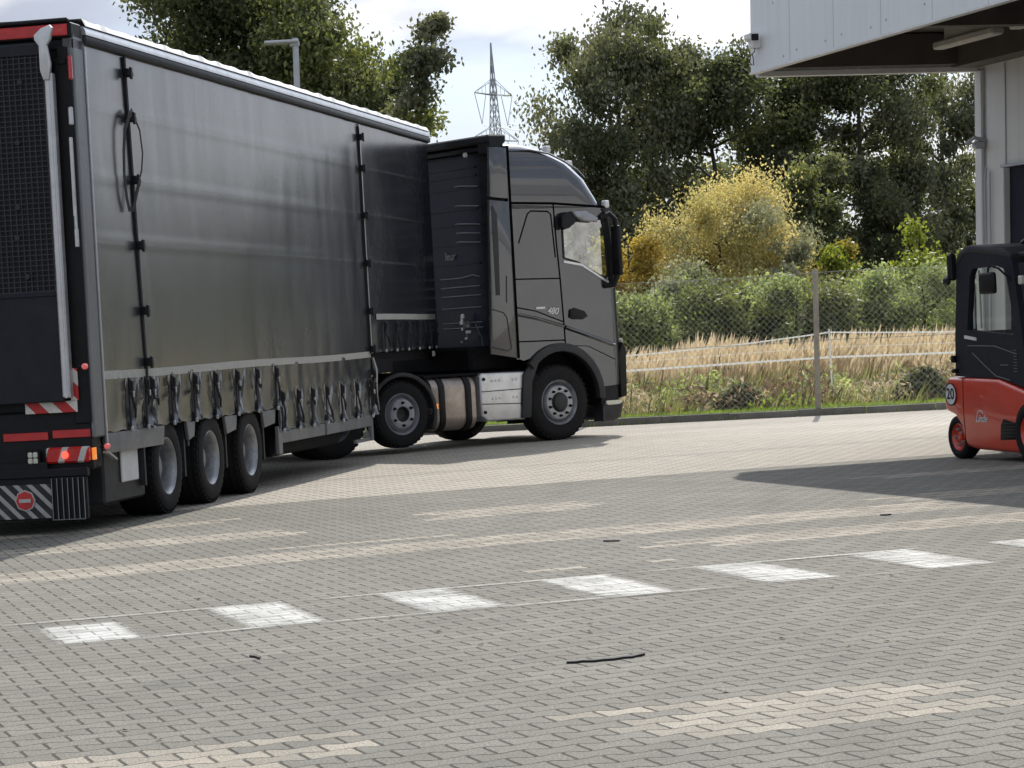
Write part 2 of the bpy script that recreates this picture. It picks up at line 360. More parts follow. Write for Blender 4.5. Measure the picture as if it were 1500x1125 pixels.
# ------------------------------------------------------------------ ground
PR = R(17)
def mat_yard():
    b = NB('interlocking concrete pavers'); o = b.obj(); s = b.n('ShaderNodeSeparateXYZ'); b.l(o, s.inputs[0])
    u, v = s.outputs[0], s.outputs[1]; u = b.mth('ADD', u, b.mth('MULTIPLY', b.mth('FLOORED_MODULO', v, .141), .06)); L, p = .2, .141
    jit = b.mth('MULTIPLY', b.mth('SUBTRACT', b.noise(o, 2.5, 2), .5), .03)
    U = b.mth('DIVIDE', u, L); V = b.mth('ADD', b.mth('DIVIDE', v, p), jit)
    j = b.mth('ROUND', V); par = b.mth('FLOORED_MODULO', j, 2); sgn = b.mth('SUBTRACT', 1, b.mth('MULTIPLY', par, 2))
    wv = b.mth('MULTIPLY', b.mth('MULTIPLY', b.mth('COSINE', b.mth('MULTIPLY', U, 2 * math.pi)), -.11), sgn)
    d = b.mth('SUBTRACT', b.mth('SUBTRACT', V, j), wv)
    dl = b.mth('MULTIPLY', b.mth('ABSOLUTE', d), p)                       # metres to long joint
    row = b.mth('SUBTRACT', j, b.mth('LESS_THAN', d, 0))
    rp = b.mth('MULTIPLY', b.mth('FLOORED_MODULO', row, 2), .5)
    uu = b.mth('ADD', U, rp); dc = b.mth('MULTIPLY', b.mth('ABSOLUTE', b.mth('SUBTRACT', b.mth('FRACT', b.mth('ADD', uu, .5)), .5)), L)
    cell = b.mth('ROUND', b.mth('FLOOR', uu))
    cv = b.n('ShaderNodeCombineXYZ'); b.l(cell, cv.inputs[0]); b.l(row, cv.inputs[1])
    wnz = b.n('ShaderNodeTexWhiteNoise', noise_dimensions='2D'); b.l(cv.outputs[0], wnz.inputs[0]); rnd = wnz.outputs['Value']
    rv = b.n('ShaderNodeTexWhiteNoise', noise_dimensions='1D'); b.l(row, rv.inputs['W']); rrow = b.mth('MULTIPLY', b.mth('SUBTRACT', rv.outputs['Value'], .5), .45)
    wj = b.mth('ADD', .0028, b.mth('MULTIPLY', b.noise(o, 9, 2), .0085))
    joint = b.mth('MAXIMUM', b.mth('MULTIPLY', b.mth('LESS_THAN', dc, wj), b.mth('ADD', .45, b.mth('MULTIPLY', b.noise(o, 5, 5, .7), .9))), b.mth('MULTIPLY', b.mth('LESS_THAN', dl, wj), b.mth('MULTIPLY', b.ramp(b.noise(o, 7, 4, .6), .38, .6), .75)))
    dmin = b.mth('MINIMUM', dc, dl)
    hgt = b.mth('MINIMUM', b.mth('DIVIDE', dmin, .011), 1)
    # beige bands: (u0,u1,v0,v1)
    uq = b.mth('ADD', b.mth('MULTIPLY', cell, L), rrow); vq = b.mth('MULTIPLY', row, p)
    bands = [(-9, 8.6, 17.0, 17.85), (-9, 4.1, 19.35, 20.05), (-9, 4.0, 21.4, 21.85), (5.3, 6.8, 19.85, 20.75), (5.9, 16, 15.6, 16.3), (8.6, 16, 18.0, 18.75),
             (3.0, 4.35, 8.35, 9.2), (-2, 1.9, 8.6, 9.35), (-30, 40, 23.5, 26.6), (-30, 40, 27.0, 60), (4.45, 4.75, 14.85, 15.0), (5.1, 5.35, 14.85, 15.0), (9.5, 16, 20.6, 21.1), (-30, 1.0, 24, 60), (3.4, 5.0, 18.15, 18.25)]
    be = None
    for (a, c, e, f) in bands:
        k = b.mth('MULTIPLY', b.mth('MULTIPLY', b.mth('GREATER_THAN', uq, a), b.mth('LESS_THAN', uq, c)), b.mth('MULTIPLY', b.mth('GREATER_THAN', vq, e), b.mth('LESS_THAN', vq, f)))
        be = k if be is None else b.mth('MAXIMUM', be, k)
    be = b.mth('MULTIPLY', be, b.mth('ADD', .55, b.mth('MULTIPLY', rnd, .45)))
    big = b.noise(o, .35, 6, .6); med = b.noise(o, 3.5, 6, .65); fine = b.noise(o, 90, 5, .75); grit = b.noise(o, 300, 2, .6)
    grey = b.ramp(big, .3, .7, (.146, .140, .119), (.190, .183, .158))
    beige = b.ramp(big, .3, .7, (.285, .256, .208), (.345, .312, .260))
    c = b.mix(be, grey, beige)
    var = b.mth('ADD', .91, b.mth('MULTIPLY', rnd, .18)); var = b.mth('MULTIPLY', var, b.mth('ADD', .72, b.mth('MULTIPLY', med, .56)))
    var = b.mth('MULTIPLY', var, b.mth('MAXIMUM', .25, b.mth('ADD', -.75, b.mth('MULTIPLY', fine, 3.5)))); var = b.mth('MULTIPLY', var, b.mth('ADD', .1, b.mth('MULTIPLY', grit, 1.8)))
    vv = b.n('ShaderNodeCombineXYZ'); [b.l(var, vv.inputs[i]) for i in range(3)]
    c = b.mix(1.0, c, vv.outputs[0], 'MULTIPLY')
    warm = b.n('ShaderNodeTexWhiteNoise', noise_dimensions='3D'); cv2 = b.n('ShaderNodeCombineXYZ'); b.l(cell, cv2.inputs[0]); b.l(row, cv2.inputs[1]); cv2.inputs[2].default_value = 7; b.l(cv2.outputs[0], warm.inputs[0])
    c = b.mix(b.mth('MULTIPLY', warm.outputs['Value'], .12), c, b.mix(1.0, c, (1.12, .97, .86), 'MULTIPLY'))
    spots = b.ramp(b.noise(o, 14, 3, .5), .70, .74); c = b.mix(b.mth('MULTIPLY', spots, .35), c, (.08, .075, .065))
    for (cu, cw, rad, wd, st) in ((-14, 30, 24.5, .16, .30), (-14, 30, 22.6, .16, .26), (20, 2, 17.5, .14, .22), (20, 2, 19.4, .14, .2), (4, 40, 22.5, .18, .25)):
        dd = b.mth('SQRT', b.mth('ADD', b.mth('POWER', b.mth('SUBTRACT', u, cu), 2), b.mth('POWER', b.mth('SUBTRACT', v, cw), 2)))
        k = b.mth('SUBTRACT', 1, b.mth('MINIMUM', b.mth('DIVIDE', b.mth('ABSOLUTE', b.mth('SUBTRACT', dd, rad)), wd), 1))
        c = b.mix(b.mth('MULTIPLY', b.mth('MULTIPLY', k, st), b.ramp(b.noise(o, 1.2, 4, .6), .4, .65)), c, (.06, .055, .05))
    oil = b.ramp(b.noise(o, 1.1, 3, .45), .66, .74); c = b.mix(b.mth('MULTIPLY', oil, .22), c, (.07, .063, .055))
    sand = b.ramp(b.noise(o, .7, 5, .7), .55, .75); c = b.mix(b.mth('MULTIPLY', sand, .22), c, (.27, .245, .205))
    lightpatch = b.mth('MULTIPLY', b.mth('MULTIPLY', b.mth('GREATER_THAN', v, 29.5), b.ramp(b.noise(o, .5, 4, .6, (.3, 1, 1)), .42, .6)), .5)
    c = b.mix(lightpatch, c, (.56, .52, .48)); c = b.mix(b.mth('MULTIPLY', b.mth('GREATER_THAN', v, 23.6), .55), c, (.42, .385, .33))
    c = b.mix(b.mth('MULTIPLY', b.mth('MINIMUM', joint, 1), .88), c, (.035, .033, .028))
    b.bsdf(c, .88, 0, b.mth('ADD', hgt, b.mth('ADD', b.mth('MULTIPLY', fine, .3), b.mth('ADD', b.mth('MULTIPLY', med, .6), b.mth('ADD', b.mth('MULTIPLY', rnd, .25), b.mth('MULTIPLY', b.noise(o, .8, 3, .5), 3.5))))), .009, .8, 0, .25); return b.m
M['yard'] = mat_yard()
K0 = Vector((1.18, 38.38, 0)); KD = Vector((.9875, -.157, 0))
def kp(t, off=0, z=0): return K0 + KD * t + Vector((.157, .9875, 0)) * off + Vector((0, 0, z))
def uvp(x, y):  # world -> paver frame
    return (x * math.cos(PR) + y * math.sin(PR), -x * math.sin(PR) + y * math.cos(PR), 0)
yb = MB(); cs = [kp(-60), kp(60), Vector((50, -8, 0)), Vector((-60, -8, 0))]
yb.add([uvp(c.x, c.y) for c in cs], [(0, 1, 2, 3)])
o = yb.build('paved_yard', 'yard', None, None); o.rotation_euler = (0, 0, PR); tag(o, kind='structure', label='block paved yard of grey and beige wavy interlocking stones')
def mat_soil():
    b = NB('meadow soil'); o = b.obj(); c = b.ramp(b.noise(o, .6, 8, .7), .35, .7, (.05, .045, .025), (.10, .095, .045)); b.bsdf(c, .95, 0, b.noise(o, 6, 5), .05); return b.m
M['soil'] = mat_soil()
g = MB(); g.add([(-1500, -300, -.03), (1500, -300, -.03), (1500, 3000, -.03), (-1500, 3000, -.03)], [(0, 1, 2, 3)])
tag(g.build('ground', 'soil', None, None), kind='structure')
g = MB()
for k in range(-30, 45):
    a, c = kp(k * 1.0 + .006), kp(k * 1.0 + .994)
    off = Vector((.157, .9875, 0)) * .12; j = rng.uniform(-.006, .006)
    p = [a, c, c + off, a + off]
    g.add([q + Vector((0, 0, -.03)) for q in p] + [q + Vector((0, 0, .095 + j)) for q in p], [(0, 1, 5, 4), (1, 2, 6, 5), (2, 3, 7, 6), (3, 0, 4, 7), (4, 5, 6, 7)])
tag(g.build('kerb', 'concrete', None), kind='structure')

# painted dashes on the pavers
def mat_roadpaint():
    b = NB('worn white road paint'); o = b.obj(); s = b.n('ShaderNodeSeparateXYZ'); b.l(o, s.inputs[0])
    L, p = .2, .141; U = b.mth('DIVIDE', s.outputs[0], L); V = b.mth('DIVIDE', s.outputs[1], p); j = b.mth('ROUND', V)
    sgn = b.mth('SUBTRACT', 1, b.mth('MULTIPLY', b.mth('FLOORED_MODULO', j, 2), 2))
    d = b.mth('SUBTRACT', b.mth('SUBTRACT', V, j), b.mth('MULTIPLY', b.mth('MULTIPLY', b.mth('COSINE', b.mth('MULTIPLY', U, 6.28318)), -.11), sgn))
    row = b.mth('SUBTRACT', j, b.mth('LESS_THAN', d, 0)); uu = b.mth('ADD', U, b.mth('MULTIPLY', b.mth('FLOORED_MODULO', row, 2), .5))
    dc = b.mth('MULTIPLY', b.mth('ABSOLUTE', b.mth('SUBTRACT', b.mth('FRACT', b.mth('ADD', uu, .5)), .5)), L)
    jn = b.mth('LESS_THAN', b.mth('MINIMUM', dc, b.mth('MULTIPLY', b.mth('ABSOLUTE', d), p)), .006)
    a = b.n('ShaderNodeAttribute'); a.attribute_name = 'cover'
    wear = b.mth('ADD', b.mth('MULTIPLY', b.noise(o, 5, 6, .65), .9), b.mth('MULTIPLY', b.noise(o, 60, 4, .7), .5))
    streak = b.noise(o, 3.0, 5, .6, (1, 7, 1)); al = b.ramp(b.mth('ADD', b.mth('MULTIPLY', b.mth('ADD', wear, streak), .55), b.mth('MULTIPLY', b.mth('SUBTRACT', a.outputs['Fac'], 1), .95)), .40, .82)
    al = b.mth('MULTIPLY', al, b.mth('SUBTRACT', 1, b.mth('MULTIPLY', jn, .5)))
    p_ = b.bsdf((.52, .52, .49), .7, 0, b.noise(o, 80, 3), .002); b.l(al, p_.inputs['Alpha']); return b.m
M['roadpaint'] = mat_roadpaint()
def decal(name, u0, u1, v0, v1, cov, feather, nu=10, nv=24):
    vs = []; cv = []
    for i in range(nu + 1):
        for k in range(nv + 1):
            a, c = i / nu, k / nv; vs.append((u0 + (u1 - u0) * a, v0 + (v1 - v0) * c, .004))
            e = min(a * (u1 - u0), (1 - a) * (u1 - u0), c * (v1 - v0), (1 - c) * (v1 - v0)); cv.append(cov(u0 + (u1 - u0) * a, v0 + (v1 - v0) * c) * min(1, e / feather))
    fs = [(i * (nv + 1) + k, (i + 1) * (nv + 1) + k, (i + 1) * (nv + 1) + k + 1, i * (nv + 1) + k + 1) for i in range(nu) for k in range(nv)]
    me = bpy.data.meshes.new(name); me.from_pydata(vs, [], fs); me.materials.append(M['roadpaint'])
    at = me.attributes.new('cover', 'FLOAT', 'POINT'); at.data.foreach_set('value', cv)
    o = bpy.data.objects.new(name, me); COL.objects.link(o); o.rotation_euler = (0, 0, PR); tag(o, kind='structure'); return o
for i in range(8):
    u0 = 1.56 + .97 * i
    top = 14.42 if i else 14.1
    decal('road_marking', u0 - .05, u0 + .50, 13.14, top + .06, lambda u, v: 1.0 + .12 * noise.noise(Vector((u * 3, v * 3, 0))), .07)
for v in (13.16, 14.36):
    decal('road_line', -1.0, 12, v - .035, v + .035, lambda u, v: .80 + .28 * noise.noise(Vector((u * .8, v, 0))), .012, 120, 6)
# second sheet level differs by a few mm
for o in [q for q in COL.objects if q.name.startswith('road_line')]: o.location.z = .004

# ------------------------------------------------------------------ wheels
def wheel(parent, x, y, z, r, wd, rim_r, style, side=1):
    """outer face at y (right side=1 -> facing -y)"""
    e = empty('wheel', (x, y, z), 0 if side == 1 else math.pi, parent)
    t = MB(); sh = r - rim_r
    prof = [(.03, rim_r - .005), (.008, rim_r + .01), (.0, rim_r + sh * .35), (.002, rim_r + sh * .6), (.012, rim_r + sh * .8), (.03, r - .022), (.05, r - .005)]
    g_ = 6; a0, a1 = .05, wd - .05
    for k in range(g_):
        q = a0 + (a1 - a0) * k / (g_ - 1); prof += [(q, r), (q + .02 if k < g_ - 1 else q, r)]
        if k < g_ - 1: prof += [(q + .024, r - .012), (q + .034, r - .012)]
    prof += [(wd - .03, r - .022), (wd, rim_r + sh * .5), (wd - .03, rim_r - .005), (wd - .12, rim_r - .03)]
    t.lathe(prof, (0, 0, 0), 56)
    for k in range(40):   # shoulder blocks
        q = 2 * math.pi * k / 40; cx, cz = math.cos(q) * (r - .012), math.sin(q) * (r - .012)
        t.add([(cx + dx * .5 * math.cos(q) - dz * math.sin(q), yy, cz + dx * .5 * math.sin(q) + dz * math.cos(q)) for yy in (.018, .06) for dx, dz in ((-.014, -.018), (.014, -.018), (.014, .018), (-.014, .018))],
              [(0, 1, 2, 3), (4, 5, 6, 7), (0, 1, 5, 4), (1, 2, 6, 5), (2, 3, 7, 6), (3, 0, 4, 7)])
    t.build('tyre', 'tyre', e)
    b = MB(); R_ = rim_r
    if style == 'trailer':
        b.lathe([(.02, R_ + .008), (.012, R_ - .002), (.03, R_ - .018), (.06, R_ - .03), (.15, R_ - .035), (.18, R_ - .06), (.185, .12), (.185, .1), (.10, .095), (.09, .07), (.09, 0.001)], (0, 0, 0), 48)
        nb, rb, yb_ = 10, R_ * .66, .165
    elif style == 'front':
        b.lathe([(.018, R_ + .008), (.01, R_ - .002), (.03, R_ - .02), (.055, R_ - .03), (.09, R_ - .055), (.035, R_ * .80), (.012, R_ * .74), (.006, R_ * .66), (.008, R_ * .46), (.02, R_ * .42)], (0, 0, 0), 48)
        nb, rb, yb_ = 10, R_ * .60, -.008
    elif style == 'small':
        b.lathe([(.02, R_ + .008), (.012, R_ - .002), (.03, R_ - .018), (.10, R_ - .035), (.10, R_ * .84), (.03, R_ * .76), (.008, R_ * .70), (.0, R_ * .6), (.004, R_ * .38)], (0, 0, 0), 48)
        nb, rb, yb_ = 6, R_ * .55, -.01
    elif style == 'fork':
        b.lathe([(.02, R_ + .008), (.012, R_ - .004), (.04, R_ - .02), (.05, R_ - .03), (.06, .05), (.03, .045), (.02, .03), (.02, .001)], (0, 0, 0), 36)
        nb, rb, yb_ = 5, R_ * .6, .04
    else:   # drive: deep dish
        b.lathe([(.02, R_ + .008), (.012, R_ - .002), (.03, R_ - .018), (.08, R_ - .03), (.22, R_ - .045), (.24, R_ - .08), (.24, .17), (.12, .16), (.10, .12), (.1, 0.001)], (0, 0, 0), 48)
        nb, rb, yb_ = 10, R_ * .62, .22
    rim = b.build('rim', {'fork': 'redpaint', 'small': 'rimgrey', 'trailer': 'steel', 'front': 'steel', 'drive': 'steel'}[style], e)
    n_ = MB()
    for k in range(nb):
        q = 2 * math.pi * (k + .5) / nb; c = (rb * math.cos(q), 0, rb * math.sin(q))
        n_.lathe([(yb_ - .028, .002), (yb_ - .028, .012), (yb_ + .0, .017), (yb_ + .012, .022), (yb_ + .02, .022)], c, 6)
    n_.split('wheel_nut', 'black' if style != 'fork' else 'steel', rim)
    h = MB()
    if style == 'front': h.lathe([(-.03, .001), (-.03, R_ * .28), (-.02, R_ * .36), (.01, R_ * .42), (.03, R_ * .44)], (0, 0, 0), 32)
    elif style == 'small': h.lathe([(.06, .001), (.05, R_ * .25), (.01, R_ * .34), (.02, R_ * .4)], (0, 0, 0), 32)
    if h.v: h.build('hub_cap', 'plastic', e)
    return e

# ------------------------------------------------------------------ TRAILER
TH = R(79.3)
TR = empty('semi_trailer', (-2.8403, 24.5683, 0), TH)
tag(TR, 'long dark grey curtain-sided semi-trailer with white roof edge and folded tail lift', 'trailer')
X0, X1, XS, TOP = -3.0, 10.22, 6.44, 4.07
st1 = [-2.38, -1.95, -1.82, -1.21, -.57, .09, .81, 1.5, 2.19]; st2 = [2.40, 3.01, 3.59, 4.2, 4.87, 5.57, 6.34]; st3 = [7.13, 7.71, 8.35, 8.98, 9.55, 10.0]
def zbot(u):
    if u < 2.28: return .80 + .014 * math.sin((u + 2.4) * math.pi / .33) ** 2
    if u < XS: return .565 + .012 * math.sin(u * 5)
    return 1.31
def wrinkle(u, z):
    h = .007 * noise.noise(Vector((u * .55, z * .35, 1))) + .004 * noise.noise(Vector((u * 2.6, z * .7, 4)))
    amp = max(0, min(1, (2.6 - z) / 1.2)); h += .006 * amp * noise.noise(Vector((u * 2.2, z * .5, 9)))
    for zz in (3.52, 2.97, 2.40):
        if abs(z - zz) < .03: h -= .003
    if z < 1.27 and u < XS:
        for s_ in (st1 if u < 2.3 else st2):
            if abs(u - s_) > .45: continue
            zt = 1.24 if s_ in st1 else .98; zb = zbot(s_)
            if z < zt + .03:
                k = min(1, (zt + .03 - z) / .12); dx = u - s_
                h += .035 * k * math.exp(-(dx / .035) ** 2)                       # pulled in at the strap
                a = (z - zb) / (zt - zb)
                for sl, am in ((.55 + .25 * noise.noise(Vector((s_ * 7, 0, 1))), .034 * (1 + noise.noise(Vector((s_ * 5, 1, 1))))), (.22, .024 * (1 + 1.2 * noise.noise(Vector((s_ * 9, 3, 1))))), (-.35, .018 * (1 + 1.2 * noise.noise(Vector((s_ * 9, 7, 1)))))):
                    h -= am * k * math.exp(-((dx - sl * a * .42 - .05) / .026) ** 2) * (1 - .5 * a)
        h -= .008 * noise.noise(Vector((u * 4, z * 4, 2)))
    # fan folds hanging from the strap line and the post
    for uc, zc in ((-1.9, 2.97), (2.0, 2.3), (6.3, 3.4)):
        if z < zc:
            t = zc - z
            for sl in (-.3, -.14, .12, .33): h += .0045 * min(1, t) * math.exp(-((u - uc - sl * t) / (.05 + .05 * t)) ** 2) * math.exp(-t * .7)
    if u > XS and z < 1.7: h += .010 * math.cos((u - 7.13) * 2 * math.pi / .58) * min(1, (1.7 - z) / .1)
    e = min(abs(u - X0), abs(u - X1), .3) / .3
    return h * (e ** .5)
def curtain(y, sgn, u0, u1, name, nz=96, du=.02):
    nu = int((u1 - u0) / du); vs = []; zl = 44; zm = 1.3 if u0 < XS - .1 else 1.75
    for i in range(nu + 1):
        u = u0 + (u1 - u0) * i / nu; zb = zbot(u - 1e-4)
        for k in range(nz + 1):
            z = (zb + (zm - zb) * k / zl if k <= zl else zm + (TOP - zm) * (k - zl) / (nz - zl)) if sgn else zb + (TOP - zb) * k / nz; vs.append((u, y + sgn * wrinkle(u, z), z))
    fs = [(i * (nz + 1) + k, (i + 1) * (nz + 1) + k, (i + 1) * (nz + 1) + k + 1, i * (nz + 1) + k + 1) for i in range(nu) for k in range(nz)]
    m = MB(); m.add(vs, fs); return m.build(name, 'curtain', TR, None)
curtain(.012, 1, X0, 2.279, 'side_curtain'); curtain(.012, 1, 2.281, XS - .001, 'side_curtain'); curtain(.014, 1, XS + .001, X1, 'side_curtain')
curtain(2.54, 0, X0, XS, 'side_curtain', 10, .5); curtain(2.54, 0, XS, X1, 'side_curtain', 10, .5)
b = MB()
b.box(X1 - .02, X1 + .04, .02, 2.53, 1.25, 4.1, .01)
b.build('front_wall', 'plastic', TR)
# roof edge rail, light band, roof tarp
b = MB(); b.box(X0 - .02, X1 + .05, -.03, .05, 4.04, 4.115, .02, seg=2); b.box(X0 - .02, X1 + .05, 2.5, 2.58, 4.04, 4.115, .01); b.build('gutter_rail', 'plastic', TR)
b = MB(); b.prism([(-.028, 4.117), (.05, 4.117), (.05, 4.188), (-.006, 4.188), (-.026, 4.15)], X0 - .02, X1 + .05, ax='x'); b.build('roof_rail', 'alu', TR)
b = MB(); b.prism([(2.5, 4.117), (2.57, 4.117), (2.57, 4.188), (2.5, 4.188)], X0 - .02, X1 + .05, ax='x'); b.build('roof_rail', 'alu', TR)
b = MB(); nu = 260; ny = 14
vs = []
for i in range(nu + 1):
    u = X0 + (X1 + .05 - X0) * i / nu
    for k in range(ny + 1):
        t = k / ny; y = -.020 + 2.58 * t if k != 1 else .012
        rip = .02 * (.6 + .8 * noise.noise(Vector((u * .9, 0, 5)))) * (abs(math.sin(u * math.pi / .55 + .5 * noise.noise(Vector((u, 1, 1))))) ** 3) + .008 * noise.noise(Vector((u * 3, y, 0)))
        z = 4.192 if k in (0, ny) else (4.235 if t < .15 else 4.25) + .02 * math.sin(math.pi * t) + rip
        vs.append((u, y + (.0 if 0 < k < ny else 0), z))
b.add(vs, [(i * (ny + 1) + k, (i + 1) * (ny + 1) + k, (i + 1) * (ny + 1) + k + 1, i * (ny + 1) + k + 1) for i in range(nu) for k in range(ny)])
b.build('roof_tarpaulin', 'roof_tarp', TR, 60)
# reflective tape
for a, c, z in ((X0 + .02, XS - .02, 1.285), (6.78, X1 - .1, 1.73)):
    n = int((c - a) / .1); m = MB()
    for i in range(n):
        u0, u1 = a + (c - a) * i / n, a + (c - a) * (i + 1) / n
        f = lambda u: .012 + min(wrinkle(u, z), 0) - .004 + .004 * math.sin(u * 9)
        dz = lambda u: .006 * math.sin(u * 1.1)
        m.add([(u0, f(u0), z - .035 + dz(u0)), (u1, f(u1), z - .035 + dz(u1)), (u1, f(u1), z + .035 + dz(u1)), (u0, f(u0), z + .035 + dz(u0)), (u0, f(u0) + .02, z - .035 + dz(u0)), (u1, f(u1) + .02, z - .035 + dz(u1)), (u1, f(u1) + .02, z + .035 + dz(u1)), (u0, f(u0) + .02, z + .035 + dz(u0))],
              [(0, 1, 2, 3), (0, 1, 5, 4), (3, 2, 6, 7)])
    m.build('reflective_tape', 'tape', TR)
# vertical strap and light post with their catches
b = MB(); zs = [4.03, 3.5, 2.97, 2.4, 1.82, 1.34, 1.2]; b.box(-1.955, -1.915, -.006, .012, 1.2, 4.03)
b.xf(lambda v: Vector((v.x + (4.0 - v.z) * .045 - .06 + .0, v.y, v.z))).build('vertical_strap', 'strap', TR)
b = MB(); b.box(6.385, 6.43, -.012, .02, 1.3, 4.03, .006); b.build('curtain_post', 'alu', TR)
b = MB(); b.box(6.372, 6.386, -.01, .02, 1.3, 4.0); b.build('post_strap', 'strap', TR)
def catch(u, z, side=1):
    m = MB(); m.box(-.05, .03, -.045, .01, -.035, .04, .012); m.box(.02, .10, -.035, .0, -.028, .022, .01); m.box(-.03, .02, -.055, -.035, -.055, .055, .008)
    m.build('buckle', 'black', TR, loc=(u, -.005, z))
for z in (3.89, 3.5, 2.96, 2.39, 1.82, 1.37): catch(-1.935 + (4.0 - z) * .045 - .05, z)
for z in (3.87, 3.5, 2.94, 2.37, 1.8, 1.35): catch(6.40, z)
# dangling loop strap
def flat(pts, wd=.055, th=.006):
    m = MB(); vs = []; k = len(pts)
    for i, p in enumerate(pts):
        p = Vector(p); t = (Vector(pts[min(i + 1, k - 1)]) - Vector(pts[max(i - 1, 0)])).normalized(); n_ = Vector((-t.z, 0, t.x)) * wd / 2
        for q, dy in ((p + n_, 0), (p - n_, 0), (p - n_, th), (p + n_, th)): vs.append((q.x, q.y + dy, q.z))
    fs = [(i * 4 + j, i * 4 + (j + 1) % 4, i * 4 + 4 + (j + 1) % 4, i * 4 + 4 + j) for i in range(k - 1) for j in range(4)]
    return m.add(vs, fs)
m = flat([(-1.97, -.04, 3.56), (-2.08, -.05, 3.52), (-2.2, -.04, 3.38), (-2.24, -.035, 3.2), (-2.25, -.03, 3.0), (-2.22, -.03, 2.8), (-2.17, -.03, 2.7), (-2.1, -.04, 2.7), (-2.03, -.05, 2.82), (-1.95, -.06, 2.95)])
m2 = flat([(-1.96, -.035, 3.55), (-1.86, -.06, 3.4), (-1.80, -.055, 3.2), (-1.84, -.05, 3.05), (-1.92, -.05, 2.96)], .022)
m.v, m.f, m.mi = m.v + m2.v, m.f + [tuple(i + len(m.v) for i in f) for f in m2.f], m.mi + m2.mi
m.build('loop_strap', 'strap', TR, 60)
def strap_buckle(u, zt, zb, small=False):
    m = MB(); j = rng.uniform(-.09, .08); jx = rng.uniform(-.08, .05); h = zt - zb
    m.box(-.014, .014, -.014, -.004, -h, 0); m.box(-.024, .024, -.032, -.01, -.13, -.015, .006)
    m.box(-.018, .018, -.048, -.03, -.11, -.03, .006)
    s_ = Vector((.02, -.03, -.2 + j)); m.tube([(0, -.02, -.13), (.0, -.04, -.2), (.045 + jx, -.045, -.24 + j), (.06 + jx * 1.6, -.04, -.31 + j * 1.4)], [.008, .009, .013, .008], 5)
    o = m.build('strap_buckle', 'strap', TR, loc=(u, .012 + wrinkle(u, zt) - .01, zt))
    c = MB(); c.box(-.016, .016, -.03, -.006, -h - .03, -h + .01, .006)
    if not small: c.box(-.011, .011, -.054, -.044, -.17, -.12, .004)
    c.split('hook', 'alu', o)
for u in st1: strap_buckle(u, 1.25, .82)
for u in st2: strap_buckle(u, .99, .58)
strap_buckle(6.28, 1.0, .57); strap_buckle(6.42, 1.12, .6)
for u in st3: strap_buckle(u, 1.69, 1.33, True)
# frayed straps end and cone edge of curtain at step
b = MB(); b.tube([(XS, .0, 1.25), (XS + .04, -.02, 1.1), (XS - .02, -.03, .95), (XS + .03, -.02, .8), (XS + .07, -.03, .62)], [.02, .03, .025, .02, .012], 6); b.build('curtain_edge', 'curtain', TR)
# side rails
for a, c in ((-2.98, -1.42), (-.78, -.52), (.42, .82), (1.72, 2.2)):
    b = MB(); w_ = .05; b.prism([(a + (0 if a < -2 else w_), .63), (c - w_, .63 if a < -2 else .66), (c, .80), (a, .80)], .015, .05, .006); b.build('side_rail', 'aluside', TR)
b = MB(); b.box(2.27, 6.36, .015, .06, .44, .57, .008); b.box(2.24, 2.38, .01, .05, .33, .62, .006); b.box(6.25, 6.35, .01, .05, .27, .57, .006); b.box(5.55, 6.3, .03, .06, .27, .31); b.box(2.3, 2.33, -.002, .02, .6, .85); b.box(4.15, 4.2, -.002, .03, .44, .6); b.build('lower_side_rail', 'aluside', TR)
b = MB(); b.box(XS, X1, .06, 2.49, 1.18, 1.30); b.box(XS + .2, 7.6, .03, .08, 1.05, 1.22); b.build('gooseneck_floor', 'frame', TR)
b = MB(); b.box(X1 - .33, X1 - .26, .0, .03, 1.2, 1.27, .005); b.build('number_tag', 'white', TR)
b = MB(); b.box(-3.0, XS, .1, 2.45, .82, 1.0); b.box(-3.0, 6.3, .75, .95, .35, .82); b.box(-3.0, 6.3, 1.6, 1.8, .35, .82); b.box(XS - .1, XS - .02, .08, 2.47, .55, 1.25); b.box(2.4, 5.2, .12, .75, .3, .8, .04); b.box(XS - .1, 9.8, .7, 1.85, 1.0, 1.2)  # trailer floor and chassis; dark boxes also added to block light underneath
for x in (-1.35, -.0, 1.3): b.tube([(x, .2, .42), (x, 2.35, .42)], .07, 10); b.box(x - .15, x + .15, .55, .75, .3, .7)
b.build('underframe', 'frame', TR)
b = MB()
for x in (-.75, .55, 1.86): b.box(x - .02, x + .02, .06, .5, .3, .84)
b.tube([(-.62, .06, .6), (-.62, .12, .6)], .03, 8); b.split('mudguard', 'plastic', TR)
for x in (-1.31, .0, 1.31):
    wheel(TR, x, .03, .43, .43, .42, .255, 'trailer'); wheel(TR, x, 2.52, .43, .43, .42, .255, 'trailer', -1)
# storage box, flap
b = MB(); b.box(-2.9, -1.86, .08, .7, .2, .74, .02); b.box(-1.99, -1.95, .03, .1, .3, .74); b.build('storage_box', 'plastic', TR)
b = MB(); b.box(-2.5, -2.08, .055, .078, .36, .735, .008); b.build('box_panel', 'white', TR)
b = MB(); b.box(-2.33, -2.29, .04, .058, .63, .69, .006); b.build('box_lock', 'black', TR)
